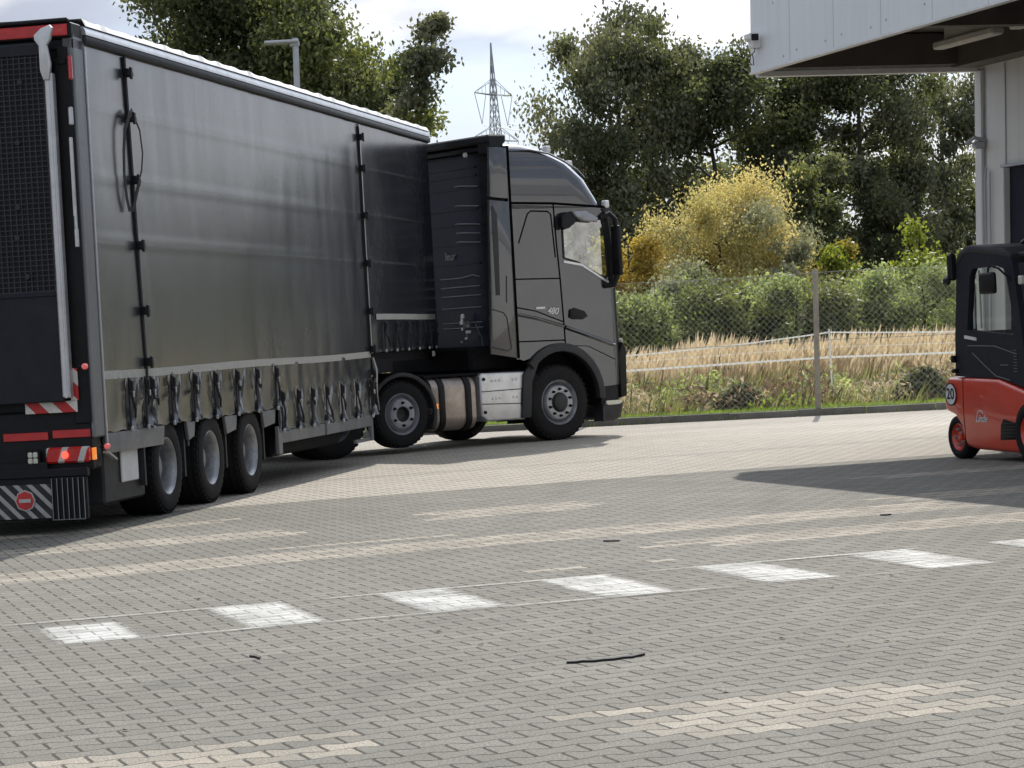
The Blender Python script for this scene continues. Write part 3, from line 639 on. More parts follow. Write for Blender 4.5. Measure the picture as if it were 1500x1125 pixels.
# rear frame
RX = -3.27
b = MB(); b.box(RX, -3.03, .0, .10, .78, 4.12, .012); b.box(-3.03, -3.012, -.002, .03, .78, 4.05); b.build('rear_corner_post', 'aluside', TR)
b = MB(); b.box(-3.02, -2.995, -.012, .01, .72, 4.02, .004); b.build('post_trim', 'alu', TR)
b = MB(); b.box(RX, -3.0, 2.45, 2.55, .5, 4.12, .01); b.box(RX + .02, -3.1, .1, 2.45, .9, 4.1); b.box(RX - .0, -3.05, .0, 2.55, 3.98, 4.07, .01); b.box(RX - .03, -3.05, .0, 2.55, 4.07, 4.20, .012)
b.box(RX - .02, -3.05, .03, 2.5, .52, 1.02, .02); b.box(RX - .04, RX, .02, .16, .9, 3.9, .01); b.box(RX - .05, RX, .02, 2.5, 4.2, 4.235, .01); b.box(RX - .05, RX + .05, .05, .13, 3.85, 4.0, .01)
b.build('rear_frame', 'black', TR)
b = MB(); b.box(RX - .042, RX - .03, .03, 2.5, 4.09, 4.185, .004); b.build('red_header_strip', 'red', TR)
# gable fittings on the post
b = MB(); b.box(RX - .09, RX - .045, .03, .05, 2.6, 3.25, .006); b.build('gas_strut', 'white', TR)
b = MB(); b.tube([(RX - .075, .035, 3.2), (RX - .075, .035, 2.5)], .015, 8); b.box(RX - .09, RX - .06, .02, .05, 2.35, 2.5, .005); b.box(RX - .08, RX - .05, .01, .05, 3.35, 3.5, .01); b.build('lock_rod', 'alu', TR)
b = MB(); b.box(RX - .08, RX - .04, -.005, .03, 3.72, 3.92, .01); b.build('marker_lamp', 'lamp_red', TR)
# tail lift
TL = MB(); xl = RX - .14
TL.box(xl, xl + .05, .2, 2.35, 1.09, 1.98, .008); TL.box(xl + .015, xl + .045, .2, 2.35, 1.98, 4.03)
TL.box(xl - .01, xl + .05, .2, 2.35, 3.93, 4.03, .008); TL.box(xl - .012, xl, .2, 2.35, 1.96, 2.0, .004)
lift = TL.build('tail_lift', 'liftplate', TR)
b = MB()
for k in range(44): y = .215 + k * .05; b.box(xl - .006, xl + .004, y, y + .007, 2.0, 3.93)
for k in range(46): z = 2.0 + k * .0425; b.box(xl - .009, xl - .004, .2, 2.35, z, z + .006)
b.build('grille', 'grid', lift)
b = MB()
for y in (.3, .32): pass
for y, z in ((.42, 3.72), (.47, 3.23), (.5, 2.7), (.52, 2.45), (.45, 2.13), (.9, 3.7), (.9, 2.9)): b.lathe([(-.012, .001), (-.012, .022), (0, .024)], (xl - .006, y, z), 12, axis='x')
b.split('rivet', 'plastic', lift)
b = MB(); b.box(xl - .03, xl + .06, .135, .205, 1.12, 3.78, .012); b.box(xl - .035, xl - .028, .16, .175, 1.12, 3.75); b.build('lift_edge_rail', 'alu', lift)
b = MB(); b.prism([(.15, 3.72), (.2, 3.72), (.225, 3.8), (.225, 4.0), (.26, 4.05), (.26, 4.09), (.2, 4.14), (.12, 4.165), (.1, 4.14), (.12, 4.05), (.155, 4.0), (.13, 3.85)], xl - .06, xl - .015, .01, ax='x'); b.build('hook_bracket', 'alu', lift)
# lights & markings at the rear
b = MB(); b.box(RX - .07, RX - .05, .12, .57, 1.0, 1.095, .003); b.box(RX - .07, RX - .05, .105, .17, 1.096, 1.36, .003); b.build('warning_board', 'warn', TR)
b = MB(); b.box(RX - .035, RX - .02, .035, .36, .79, .855, .003); b.box(RX - .035, RX - .02, .40, .79, .78, .845, .003); b.box(RX - .035, RX - .02, 1.7, 2.45, .78, .845, .003); b.split('red_reflector_strip', 'red', TR)
for y0 in (.04, 2.1):
    b = MB(); b.box(RX - .09, RX - .0, y0, y0 + .37, .585, .715, .015); o = b.build('tail_lamp', 'lampstripe', TR)
    b = MB(); b.lathe([(-.012, .001), (-.012, .026), (0, .03)], (RX - .09, y0 + .2, .65), 20, axis='x'); b.build('brake_light', 'lamp_lit', o)
b = MB(); b.box(RX - .09, RX - .03, .465, .575, .575, .70, .012); o = b.build('work_light', 'black', TR)
b = MB(); [b.box(RX - .1, RX - .085, y, y + .04, z, z + .045, .01) for y in (.478, .523) for z in (.59, .64)]; b.split('lens', 'lamp_clear', o)
b = MB(); b.box(RX - .12, RX - .04, .05, 2.5, .47, .545, .01); b.box(RX - .10, RX - .05, .365, 2.18, .13, .48, .006); b.box(RX - .09, RX - .05, .4, 2.1, .45, .6); b.build('underrun_bumper', 'black', TR)
b = MB(); b.box(RX - .106, RX - .1, .37, 2.17, .14, .42, .001); b.build('hatched_panel', 'hatch', TR)
b = MB(); b.box(RX - .13, RX - .07, .06, .36, .12, .47, .01); [b.box(RX - .145, RX - .13, .07 + k * .046, .078 + k * .046, .125, .465) for k in range(7)]; o = b.build('rubber_buffer', 'black', TR)
b = MB(); [b.box(RX - .149, RX - .145, .07 + k * .046, .077 + k * .046, .125, .465) for k in range(7)]; b.box(RX - .149, RX - .145, .07, .36, .122, .128); b.build('buffer_ribs', 'aluside', o)
b = MB(); b.lathe([(-.004, .001), (-.004, .088), (.004, .09)], (RX - .112, .6, .29), 8, axis='x'); o = b.build('no_entry_sign', 'tape', TR)
b = MB(); b.lathe([(-.006, .001), (-.006, .078), (.0, .08)], (RX - .112, .6, .29), 8, axis='x'); o2 = b.build('red_disc', 'red', o)
b = MB(); b.box(RX - .122, RX - .117, .55, .65, .275, .305); b.build('white_bar', 'tape', o)
for y, z, x in ((.03, 1.37, RX - .08), (-.06, .7, RX + .1)):
    b = MB(); b.tube([(x, y + .06, z), (x, y, z)], .012, 6); o = b.build('marker_arm', 'black', TR)
    b = MB(); b.lathe([(-.03, .001), (-.028, .018), (-.01, .026), (.01, .026), (.02, .001)], (x, y, z), 12, axis='x'); b.build('lamp', 'lamp_pink', o)
b = MB(); b.box(RX + .14, RX + .34, -.06, .0, .6, .62, .004); b.xf(lambda v: Vector((v.x, v.y, v.z - (v.x - RX - .14) * .35 + .04))); b.build('flap_bracket', 'alu', TR)
b = MB(); b.box(RX - .06, RX - .02, -.01, .02, .6, .7, .004); b.build('side_reflector', 'amber', TR)

# ------------------------------------------------------------------ TRACTOR
AL = R(53)
TC = empty('tractor_unit', (.6095, 34.3505, 0), math.pi / 2 - AL)
tag(TC, 'dark grey three-axle truck tractor with high-roof cab, turned right before its trailer', 'truck')
W = 2.5
arch = [(.05 + .66 * math.cos(q), .54 + .70 * math.sin(q)) for q in [R(10 + 16 * k) for k in range(0, 10)]]      # from front (10deg) to rear (154)
lowout = [(-.66, 1.12), (-.66, 3.13), (.95, 3.07), (.99, 2.6), (1.0, 2.1), (1.0, .68)] + [(x, z) for x, z in arch if x > -.40] + [(-.55, 1.08)]
win = [(.21, 2.89), (.88, 2.92), (.92, 2.82), (.95, 2.2), (.92, 2.13), (.84, 2.14), (.45, 2.34), (.21, 2.41)]
body = MB()
for y in (0, W): body.plate_hole(lowout, [win], y)
# front of the cab: levels with rounded corners
def front_ring(z, xs, xf, hy, r, n=8, xb=None):
    pts = []
    for sgn in (1,):
        pts.append((xs, W / 2 - hy))
        for k in range(n + 1):
            q = math.pi / 2 * k / n; pts.append((xf - r - .05 + (r) * math.sin(q) + .0, W / 2 - hy + r * (1 - math.cos(q))))
        for k in range(1, 6):
            t = k / 10; y = W / 2 - hy + r + (2 * hy - 2 * r) * t; pts.append((xf - .05 + .05 * math.sin(math.pi * t), y))
    full = pts + [(x, W - y) for x, y in pts[-2::-1]]
    return [(x, y, z) for x, y in full]
lev = [(.68, 1.17, .12), (1.0, 1.19, .12), (1.3, 1.2, .13), (1.6, 1.2, .14), (1.98, 1.2, .15)]
glv = [(1.98, 1.2, .15), (2.2, 1.2, .15), (2.5, 1.18, .15), (2.8, 1.15, .14), (2.95, 1.12, .13)]
tlv = [(2.95, 1.12, .13), (3.08, 1.06, .09)]
def loft(m, rings, closed=False, mi=0):
    n = len(rings[0]); vs = [p for r_ in rings for p in r_]
    fs = [(i * n + j, i * n + (j + 1) % n, (i + 1) * n + (j + 1) % n, (i + 1) * n + j) for i in range(len(rings) - 1) for j in range(n if closed else n - 1)]
    m.add(vs, fs, mi)
def FR(l): return [front_ring(z, .99 if z < 2.4 else .97, xf, W / 2, r) for z, xf, r in l]
body.box(-.66, -.62, .0, W, 1.1, 3.9)
body.build('cab_body', 'paint', TC, 40)
b = MB(); loft(b, FR([lev[0], lev[1], (1.3, 1.2, .13)])); loft(b, FR(lev[2:])); b.build('front_panel', 'blackgloss', TC, 50)
b = MB(); loft(b, FR(tlv)); b.build('windscreen_header', 'black', TC, 50)
b = MB(); loft(b, FR(glv)); b.build('windscreen', 'glass', TC, 50)
b = MB(); b.box(1.0, 1.235, .35, W - .35, .75, 1.8, .03); [b.box(1.2, 1.26, .4, W - .4, .8 + k * .16, .88 + k * .16, .01) for k in range(6)]; b.build('grille', 'black', TC)
# A pillars
for y in (.0, W):
    sg = 1 if y == 0 else -1
    b = MB(); b.tube([(1.0, y + sg * .01, 2.05), (1.02, y + sg * .02, 2.5), (.98, y + sg * .03, 2.95), (.9, y + sg * .03, 3.06)], [.05, .045, .045, .04], 8); b.build('pillar', 'black', TC)
# roof: full rings shrinking
def sil(z):
    t = [(3.07, 1.06), (3.2, 1.0), (3.45, .86), (3.66, .64), (3.82, .36), (3.92, .02), (3.965, -.25)]
    for (a, xa), (c, xc) in zip(t, t[1:]):
        if a <= z <= c: return xa + (xc - xa) * (z - a) / (c - a)
    return t[-1][1] if z > 3.9 else t[0][1]
rings = []
for z, ins, r in ((3.07, .0, .28), (3.12, .0, .28), (3.2, .0, .3), (3.32, .004, .33), (3.45, .01, .36), (3.56, .018, .38), (3.66, .03, .40), (3.74, .05, .42), (3.82, .085, .42), (3.88, .13, .40), (3.92, .19, .36), (3.945, .27, .3), (3.965, .42, .25)):
    xf = sil(z); hy = W / 2 - ins; xb = -.65
    ring = front_ring(z, max(xb + .2, xf - .5 - ins), xf, hy, r, 10)
    ring = [(xb, W / 2 - hy, z)] + ring + [(xb, W / 2 + hy, z)]
    rings.append(ring)
b = MB(); loft(b, rings, True); n = len(rings[0]); o0 = len(b.v) - n; b.f.append(tuple(o0 + j for j in range(n))); b.mi.append(0)
# side crease on roof
b.build('roof_fairing', 'paint', TC, 50)
cre = [(-.62, 3.86), (-.2, 3.85), (.1, 3.80), (.35, 3.70), (.55, 3.58), (.68, 3.47)]
for sgn in (0, 1):
    b = MB(); b.tube([(x, (.065 + (.02 if z > 3.8 else 0) - (.03 if z < 3.6 else 0)) if not sgn else W - .065, z) for x, z in cre], [.006, .014, .014, .014, .012, .005], 6); b.build('roof_crease', 'paint', TC, 60)
# panel gaps on the right side
b = MB(); yg = -.003
for pts, wd in (([(-.64, 3.15), (.08, 3.135), (.95, 3.075)], .032), ([(.08, 3.13), (.10, 2.6), (.13, 2.14), (.155, 1.5), (.16, 1.28)], .022), ([(-.62, 2.15), (.13, 2.14)], .018),
                ([(-.62, 1.78), (-.3, 1.72), (.15, 1.56)], .016), ([(-.62, 1.33), (.15, 1.32)], .018), ([(-.63, 1.12), (-.63, 3.9)], .04),
                ([(-.53, 2.62), (-.36, 3.0), (-.3, 3.04), (-.02, 3.03), (.03, 2.99), (.07, 2.42)], .02), ([(.15, 1.25), (.55, 1.22), (1.0, 1.02)], .01)):
    b.ribbon(pts, wd, yg, .004)
b.split('panel_gap', 'gap', TC)
# lower flank standing slightly proud with a crisp bright ledge
lp = [(.16, 1.50), (.6, 1.36), (.99, 1.23), (.99, .70), (.74, .72)] + [(x, z) for x, z in arch[1:6]] + [(.05, 1.26), (.05, 1.3)]
def ledge(pts, name, d=.03, hgt=.035, drop=.035):
    m = MB(); vs = []
    for x, z in pts: vs += [(x, .001, z), (x, -d, z - hgt), (x, -d, z - hgt - .01), (x, .001, z - hgt - drop)]
    k = len(pts); m.add(vs, [(i * 4 + j, i * 4 + j + 1, i * 4 + 5 + j, i * 4 + 4 + j) for i in range(k - 1) for j in range(3)] + [(0, 1, 2, 3), (k * 4 - 1, k * 4 - 2, k * 4 - 3, k * 4 - 4)])
    return m.build(name, 'paint', TC, 20)
ledge([(-.62, 1.72), (-.3, 1.655), (.15, 1.53)], 'flank_crease', .018, .02)
ledge([(.17, 1.525), (.6, 1.385), (1.0, 1.25)], 'flank_crease', .03, .03)
# arch trim
b = MB(); vs = []
aq = [R(-2 + 10 * k) for k in range(17)]
outer = [(.05 + .72 * math.cos(q), .54 + .745 * math.sin(q)) for q in aq]; inner = [(.05 + .62 * math.cos(q), .54 + .635 * math.sin(q)) for q in aq]
b.prism(outer[:15] + inner[:15][::-1], -.045, .06, .008); b.build('wheel_arch_trim', 'plastic', TC)
b = MB()
for y in (0.02, W - .42):
    ring = [(.05 + .66 * math.cos(q), .54 + .68 * math.sin(q)) for q in [R(-10 + 12 * k) for k in range(18)]]
    vs = [(x, yy, z) for yy in (y, y + .4) for x, z in ring]; n = len(ring); b.add(vs, [(i, i + 1, n + i + 1, n + i) for i in range(n - 1)])
b.split('wheel_housing', 'black', TC)
b = MB(); b.prism([(-.62, .33), (-.47, .33), (-.42, .8), (-.3, 1.04), (-.4, 1.07), (-.56, .9)], .0, .06, .01); b.build('mud_flap', 'plastic', TC)
# bumper
rr = []
for z, xf, ins in ((.20, 1.10, .05), (.24, 1.17, .01), (.40, 1.21, 0), (.44, 1.2, .0)): rr.append([(x, y, z) for x, y, _ in front_ring(z, .74 if z > .3 else .78, xf, W / 2 - ins, .13)])
b = MB(); loft(b, rr); b.box(.74, .78, .0, .2, .2, .44); b.build('bumper', 'plastic', TC, 50)
b = MB(); rr = [[(x, y, z) for x, y, _ in front_ring(z, .74, xf, W / 2 - .02, .13)] for z, xf in ((.44, 1.16), (.58, 1.17), (.70, 1.17))]; loft(b, rr); b.build('bumper_insert', 'black', TC, 50)
b = MB(); b.prism([(.82, .415), (1.0, .415), (1.06, .43), (1.05, .475), (.80, .475), (.79, .44)], -.02, .02, .008); b.build('front_lamp', 'lamp_clear', TC)
b = MB(); b.prism([(1.08, .5), (1.19, .52), (1.215, 1.15), (1.16, 1.25), (1.08, 1.1)], .012, .3, .02); b.build('headlight', 'black', TC)
b = MB(); b.box(1.16, 1.2, .04, .12, 1.2, 1.3, .02); b.build('indicator', 'lamp_clear', TC)
# window trim and fittings
b = MB()
b.ribbon(win + [win[0]], .03, -.008, .012); b.build('window_frame', 'black', TC)
b = MB(); b.plate_hole(win, [], .006); b.build('side_window', 'cabglass', TC)
b = MB(); b.plate_hole(win, [], W - .006); b.build('side_window', 'glass', TC)
b = MB(); b.ribbon([(.20, 2.36), (.5, 2.31), (.95, 2.06)], .03, -.012, .012); b.build('window_sill', 'alu', TC)
b = MB(); b.prism([(.13, 2.82), (.14, 2.95), (.22, 3.01), (.36, 3.02), (.42, 2.94), (.36, 2.86), (.27, 2.80), (.18, 2.78)], -.10, -.02, .02); b.build('wind_deflector', 'black', TC)
b = MB(); b.prism([(.30, 3.02), (.55, 3.02), (.74, 2.93), (.73, 2.87), (.5, 2.89), (.36, 2.95)], -.13, -.03, .025); b.build('window_pod', 'rimgrey', TC)  # pale rounded pod over the top of the side window
b = MB(); b.box(1.0, 1.08, -.19, -.03, 2.14, 2.82, .035, seg=3); b.tube([(.86, -.02, 2.93), (.97, -.08, 2.98), (1.03, -.12, 2.9), (1.04, -.12, 2.75)], .035, 8); b.tube([(.88, -.0, 2.02), (.96, -.1, 2.02), (1.0, -.15, 2.16)], .04, 8); b.build('side_mirror', 'black', TC)
b = MB(); b.box(.95, 1.2, W + .18, W + .42, 2.15, 2.82, .06, seg=3); b.tube([(.9, W + .02, 2.95), (1.1, W + .3, 2.86)], .035, 8); b.build('side_mirror', 'black', TC)
b = MB(); b.prism([(.24, 1.62), (.26, 1.72), (.34, 1.74), (.5, 1.69), (.55, 1.62), (.46, 1.58), (.3, 1.59)], -.03, .0, .012); b.build('door_handle', 'black', TC)
b = MB(); b.prism([(1.03, 2.98), (1.25, 2.86), (1.27, 2.92), (1.1, 3.16), (1.02, 3.16)], .12, W - .12, .01); b.build('sun_visor', 'plastic', TC)
for x, z, y in ((.30, 3.86, .35), (.66, 3.66, .35), (.30, 3.86, W - .35), (.66, 3.66, W - .35), (1.06, 3.1, .1)):
    b = MB(); b.box(x - .05, x + .04, y - .04, y + .04, z - .03, z + .07, .015); b.build('roof_lamp', 'white', TC)
# interior
b = MB(); b.box(-.6, .95, .03, W - .03, 1.3, 1.35); b.box(.75, 1.0, .1, W - .1, 1.6, 2.03, .05); b.box(-.1, .4, .35, .85, 1.6, 1.8, .06); b.box(-.2, .0, .35, .85, 1.8, 2.35, .08); b.box(-.1, .4, 1.6, 2.1, 1.6, 1.8, .06); b.box(-.2, .0, 1.6, 2.1, 1.8, 2.35, .08); b.box(-.6, -.56, .02, W - .02, 1.3, 3.3)
b.build('cab_interior', 'interior', TC)
b = MB(); b.box(.66, .84, .26, .33, 2.46, 2.86, .03, seg=2); b.tube([(.72, .3, 2.5), (.72, .3, 2.3)], .014, 6); b.tube([(.79, .3, 2.5), (.79, .3, 2.3)], .014, 6); b.box(.68, .86, .24, .36, 2.20, 2.34, .03); b.tube([(.77, .3, 2.22), (.8, .3, 1.95)], .02, 6); b.build('dashboard_screen', 'interior', TC)
b = MB(); b.box(.9, 1.05, .1, 1.0, 2.07, 2.09, .01); b.build('dashboard_papers', 'white', TC)
# side deflectors
for y in (0, W - .04):
    o = empty('side_deflector', (0, y, 0), 0, TC)
    b = MB(); b.prism([(-1.08, 1.19), (-.66, 1.12), (-.65, 3.17), (-.97, 3.20)], -.002, .042, .012); b.prism([(-.97, 3.235), (-.655, 3.205), (-.65, 3.87), (-.80, 3.89), (-.93, 3.88)], -.002, .042, .012); b.split('deflector_panel', 'paint', o)
    b = MB(); b.ribbon([(-1.05, 1.78), (-.84, 1.72), (-.79, 1.66), (-.74, 1.25), (-.8, 1.22), (-1.06, 1.28)], .016, -.006, .006); b.ribbon([(-.78, 1.85), (-.76, 2.2)], .015, -.006, .006)
    b.prism([(-.95, 1.95), (-.88, 1.95), (-.86, 2.6), (-.86, 3.0), (-.92, 3.12), (-.95, 3.1)], -.005, .0, .001); b.build('deflector_grooves', 'plastic', o)
# cab rear wall
b = MB(); b.box(-.70, -.66, .05, W - .05, 1.2, 3.86, .01)
for z in (3.67, 3.56, 3.40, 3.12, 2.92, 2.66, 2.4): b.box(-.715, -.70, .62, W - .1, z, z + .02)
b.build('cab_rear_wall', 'gloss', TC)
b = MB(); b.box(-.75, -.66, .06, .5, 1.3, 3.84, .02); b.box(-.92, -.62, .03, W - .03, 3.94, 4.05, .02); b.box(-.90, -.66, .03, .3, 3.80, 3.98, .02); b.box(-.85, -.66, .03, W - .03, 3.86, 3.9); b.build('roof_spoiler', 'black', TC)
b = MB(); b.lathe([(-.02, .001), (-.02, .03), (.01, .035)], (-.86, .62, 3.83), 14, axis='x'); b.build('rear_lamp', 'white', TC)
b = MB()
def coil(y0, y1, z): return [(-.73, y0, z + .0), (-.80, y0 + (y1 - y0) * .25, z - .0), (-.82, y0 + (y1 - y0) * .6, z - .01), (-.78, y1 - .03, z - .03), (-.73, y1, z - .08)]
for z in (3.42, 3.16, 2.92, 2.80, 2.68): b.tube([(x, y, zz + .02) for x, y, zz in coil(1.1, .52, z)], .009, 5)
for z in (2.22, 2.1, 1.98, 1.82, 1.62, 1.55): b.tube([(-.74, 1.5, z), (-.76, 1.0, z), (-.75, .75, z + (.03 if z > 2.1 else 0)), (-.74, .6, z)], .008, 5)
b.tube([(-.75, .30, 2.6), (-.75, .29, 2.2), (-.75, .26, 1.72)], .009, 5); b.tube([(-.75, .75, 1.6), (-.75, .62, 1.4), (-.75, .6, 1.0)], .008, 5)
b.split('cable', 'aluside', TC)
b = MB()
for k in range(9): q = rng.random(); b.box(-.82, -.78, .75 + .25 * rng.random(), .8 + .25 * rng.random(), 1.35 + .04 * k, 1.38 + .045 * k, .01)
b.split('coupling', 'alu', TC)
text('lettering', 'leur', .15, 'aluside', TC, rear_m(-.718, 1.28, 2.52), 0, .001)  # 'leur' is a reflection in the glossy wall, set as solid letters
text('lettering', 'AD', .10, 'tape', TC, rear_m(-.76, .95, 1.60), .2, .001)
text('badge', '480', .12, 'white', TC, side_m(-.03, -.007, 1.71) @ Matrix.Rotation(R(-5), 4, 'Z'), .3, .003)
b = MB(); b.box(-.3, -.15, -.008, -.002, 1.745, 1.775, .002); b.build('badge_bar', 'white', TC)
# chassis
b = MB(); b.box(-4.6, .9, .72, .80, .62, .92); b.box(-4.6, .9, 1.7, 1.78, .62, .92); b.box(-2.1, -.5, .1, 2.4, .93, .96, .005); b.box(-1.2, -.5, .3, 2.2, .96, 1.3, .04); b.box(-.6, 1.0, .4, 2.1, .4, 1.2, .05); b.box(-3.8, -2.9, .7, 1.8, .95, 1.18, .04); b.box(-4.4, -.7, .8, 1.7, .35, .7)
b.box(-.42, -.3, .02, .5, .3, .9, .02); b.box(-.5, .7, .35, .5, .25, .5)
for x in (.02, -2.5, -3.55): b.tube([(x, .2, .48), (x, 2.3, .48)], .08, 10)
b.build('chassis', 'frame', TC)
wheel(TC, .02, -.0, .5, .5, .32, .295, 'front'); wheel(TC, .02, W, .5, .5, .32, .295, 'front', -1)
wheel(TC, -2.5, .02, .50, .43, .3, .262, 'small'); wheel(TC, -2.5, W - .02, .50, .43, .3, .262, 'small', -1)
for y, s_ in ((.02, 1), (.34, 1), (W - .02, -1), (W - .34, -1)): wheel(TC, -3.55, y, .5, .5, .29, .295, 'drive', s_)
# mudguards of the rear axles
for y in (.0, W - .42):
    b = MB(); qs = [R(-25 + 14 * k) for k in range(13)]
    o_ = [(-2.5 + .53 * math.cos(q), .50 + .53 * math.sin(q)) for q in qs]; i_ = [(-2.5 + .475 * math.cos(q), .50 + .475 * math.sin(q)) for q in qs]
    b.prism(o_ + i_[::-1], y, y + .42, .01); b.build('mudguard', 'plastic', TC)
# fuel tank and box
b = MB(); hh = [(.02 + .0, .0)]
def rrect(y0, y1, z0, z1, r, n=5):
    pts = []
    for cy, cz, a in ((y1 - r, z1 - r, 0), (y0 + r, z1 - r, 90), (y0 + r, z0 + r, 180), (y1 - r, z0 + r, 270)):
        for k in range(n + 1): q = R(a + 90 * k / n); pts.append((cy + r * math.cos(q), cz + r * math.sin(q)))
    return pts
b.prism(rrect(.03, .66, .24, .93, .17), -2.03, -1.33, .02, ax='x'); tk = b.build('fuel_tank', 'tank', TC)
for x in (-1.88, -1.46):
    b = MB(); b.prism(rrect(.015, .67, .225, .945, .175), x - .045, x + .045, .004, ax='x'); b.build('tank_strap', 'black', tk)
b = MB(); b.box(-1.99, -1.94, .02, .035, .53, .6, .005); b.build('marker', 'amber', tk)
b = MB(); b.prism([(-1.26, .40), (-1.16, .32), (-.56, .31), (-.47, .40), (-.47, .89), (-.52, .94), (-1.22, .95), (-1.26, .91)], .03, .62, .025, steps=3); ab = b.build('battery_box', 'alu', TC)
b = MB(); b.ribbon([(-1.24, .71), (-.5, .715)], .012, .026, .006); b.ribbon([(-1.24, .55), (-.5, .52)], .012, .026, .006)
b.build('groove', 'plastic', ab)
b = MB()
for x, z in ((-1.2, .87), (-.53, .88), (-1.2, .44), (-.53, .45)): b.lathe([(.012, .001), (.012, .02), (.035, .024)], (x, 0, z), 10)
b.split('bolt', 'black', ab)
b = MB()
for x in (-1.08, -1.02, -.96, -.74, -.68): b.box(x, x + .035, .022, .034, .83, .86, .006); b.box(x, x + .035, .022, .034, .60, .63, .006)
b.build('embossing', 'alu', ab)
b = MB(); b.box(-.55, -.49, .015, .032, .60, .66, .005); b.build('marker', 'amber', ab)

# ------------------------------------------------------------------ FORKLIFT
FA = math.atan2(-.94398, .32999)
FK = empty('forklift', (4.247, 25.076, 0), FA)
tag(FK, 'small red electric forklift with black cab, parked at the right edge before the grey hall', 'forklift')
FW = 1.12
b = MB(); b.prism([(-.17, .47), (-.17, .6), (-.13, .74), (-.08, .79), (.25, .785), (.86, .77), (1.34, .66), (1.95, .60), (1.95, .14), (1.2, .08), (.38, .10), (.24, .12), (.18, .17), (.13, .30), (.02, .42), (-.1, .45)], .0, FW, .045, steps=3)
fb = b.build('body', 'redpaint', FK, 40)
b = MB(); b.ribbon([(.22, .78), (.2, .5), (.22, .15)], .008, -.002, .003); b.build('panel_gap', 'gap', fb)
b = MB(); b.prism([(.88, .20), (1.17, .21), (1.20, .36), (.95, .40), (.90, .34)], -.006, .01, .004); o = b.build('vent', 'black', FK)
b = MB(); [b.ribbon([(.93, .235 + .03 * k), (1.16, .24 + .03 * k)], .012, -.013, .006) for k in range(5)]; b.build('louvre', 'plastic', o)
wheel(FK, .05, -.0, .21, .21, .18, .13, 'fork'); wheel(FK, .05, FW, .21, .21, .18, .13, 'fork', -1)
wheel(FK, 1.46, -.04, .28, .28, .22, .17, 'fork'); wheel(FK, 1.46, FW + .04, .28, .28, .22, .17, 'fork', -1)
out = [(.03, .80), (.06, 1.2), (.12, 1.6), (.15, 1.86), (.22, 1.97), (.33, 2.02), (.45, 2.035), (1.05, 1.98), (1.18, 1.93), (1.22, 1.75), (1.31, 1.2), (1.36, .68), (.86, .775), (.25, .79)]
wn_ = [(.46, 1.82), (.40, 1.75), (.30, 1.24), (1.16, 1.18), (1.18, 1.25), (1.08, 1.72), (1.03, 1.80), (.9, 1.83)]
for y in (.03, FW - .09):
    b = MB(); b.plate_hole(out, [wn_], y, .06); b.build('side_frame', 'liftplate', FK)
b = MB(); b.plate_hole(wn_, [], .06); b.build('side_window', 'glass', FK)
b = MB(); b.prism([(.13, 1.86), (.2, 1.975), (.33, 2.03), (.45, 2.045), (1.05, 1.99), (1.2, 1.93), (1.18, 1.88), (1.0, 1.92), (.45, 1.975), (.3, 1.96), (.22, 1.9)], .02, FW - .02, .015)
b.box(1.15, 1.9, .1, FW - .1, 1.90, 1.94, .01); b.build('overhead_guard', 'plastic', FK)
b = MB(); b.box(.02, .1, .08, FW - .08, .8, 1.22, .02); b.box(.08, .5, .08, FW - .08, .8, 1.0, .02); b.box(.06, .12, .2, .24, 1.2, 1.9); b.box(.5, .9, .3, .8, .9, 1.02, .04); b.box(.42, .52, .3, .8, 1.0, 1.22, .04); b.build('cab_interior', 'interior', FK)
b = MB(); b.tube([(.36, .09, 1.8), (.32, .1, 1.25)], .012, 5); b.tube([(.42, .12, 1.8), (.38, .14, 1.25)], .01, 5); b.split('grab_bar', 'alu', FK)
b = MB(); b.ribbon([(.25, 1.175), (.47, 1.15)], .03, .02, .012); b.build('door_handle', 'white', FK)
b = MB(); b.ribbon([(.3, 1.09), (.8, 1.08), (1.2, 1.0)], .008, .024, .008); b.ribbon([(.38, 1.02), (.6, .9), (.8, .8), (1.05, .76)], .008, .024, .008); b.ribbon([(.9, .9), (1.03, .9)], .008, .024, .008); [b.ribbon([(1.14, .84 + .028 * k), (1.2, .84 + .028 * k)], .006, .024, .008) for k in range(8)]; b.build('door_relief', 'aluside', FK)
b = MB(); b.box(.78, 1.05, -.10, -.05, 1.57, 1.77, .05, seg=3); b.build('mirror', 'black', FK); 
b = MB(); b.tube([(1.16, .04, 1.68), (1.1, -.06, 1.80), (1.0, -.08, 1.83), (.93, -.07, 1.81), (.92, -.07, 1.76)], .012, 6); b.build('mirror_arm', 'black', FK)
b = MB(); b.box(.04, .12, -.02, .06, 1.72, 1.98, .02); b.box(.0, .1, -.05, .0, 1.68, 1.76, .02); b.build('rear_lamp', 'black', FK)
b = MB(); b.box(.03, .07, -.02, .05, .93, 1.0, .01); b.box(.03, .09, -.02, .05, .83, .87, .01); b.split('hinge', 'black', FK)
b = MB(); b.tube([(1.02, .5, 1.36), (1.12, .45, 1.30)], .02, 6); b.lathe([(-.01, .13), (0, .145), (.01, .13)], (1.05, .5, 1.34), 20, axis='x'); b.box(.84, .92, .2, .28, 1.2, 1.3, .03); b.tube([(.76, .22, 1.72), (.88, .22, 1.28)], .006, 5); b.build('steering_wheel', 'black', FK)
b = MB(); b.box(1.38, 1.44, -.03, .05, 1.64, 1.72, .01); b.build('work_lamp', 'lamp_clear', FK)
b = MB(); b.tube([(.6, .5, 2.04), (1.1, .35, 2.12), (1.9, .2, 2.22)], .022, 6); b.tube([(.75, .7, 2.04), (1.9, .6, 2.14)], .022, 6); b.split('hose_guide', 'black', FK)
b = MB()
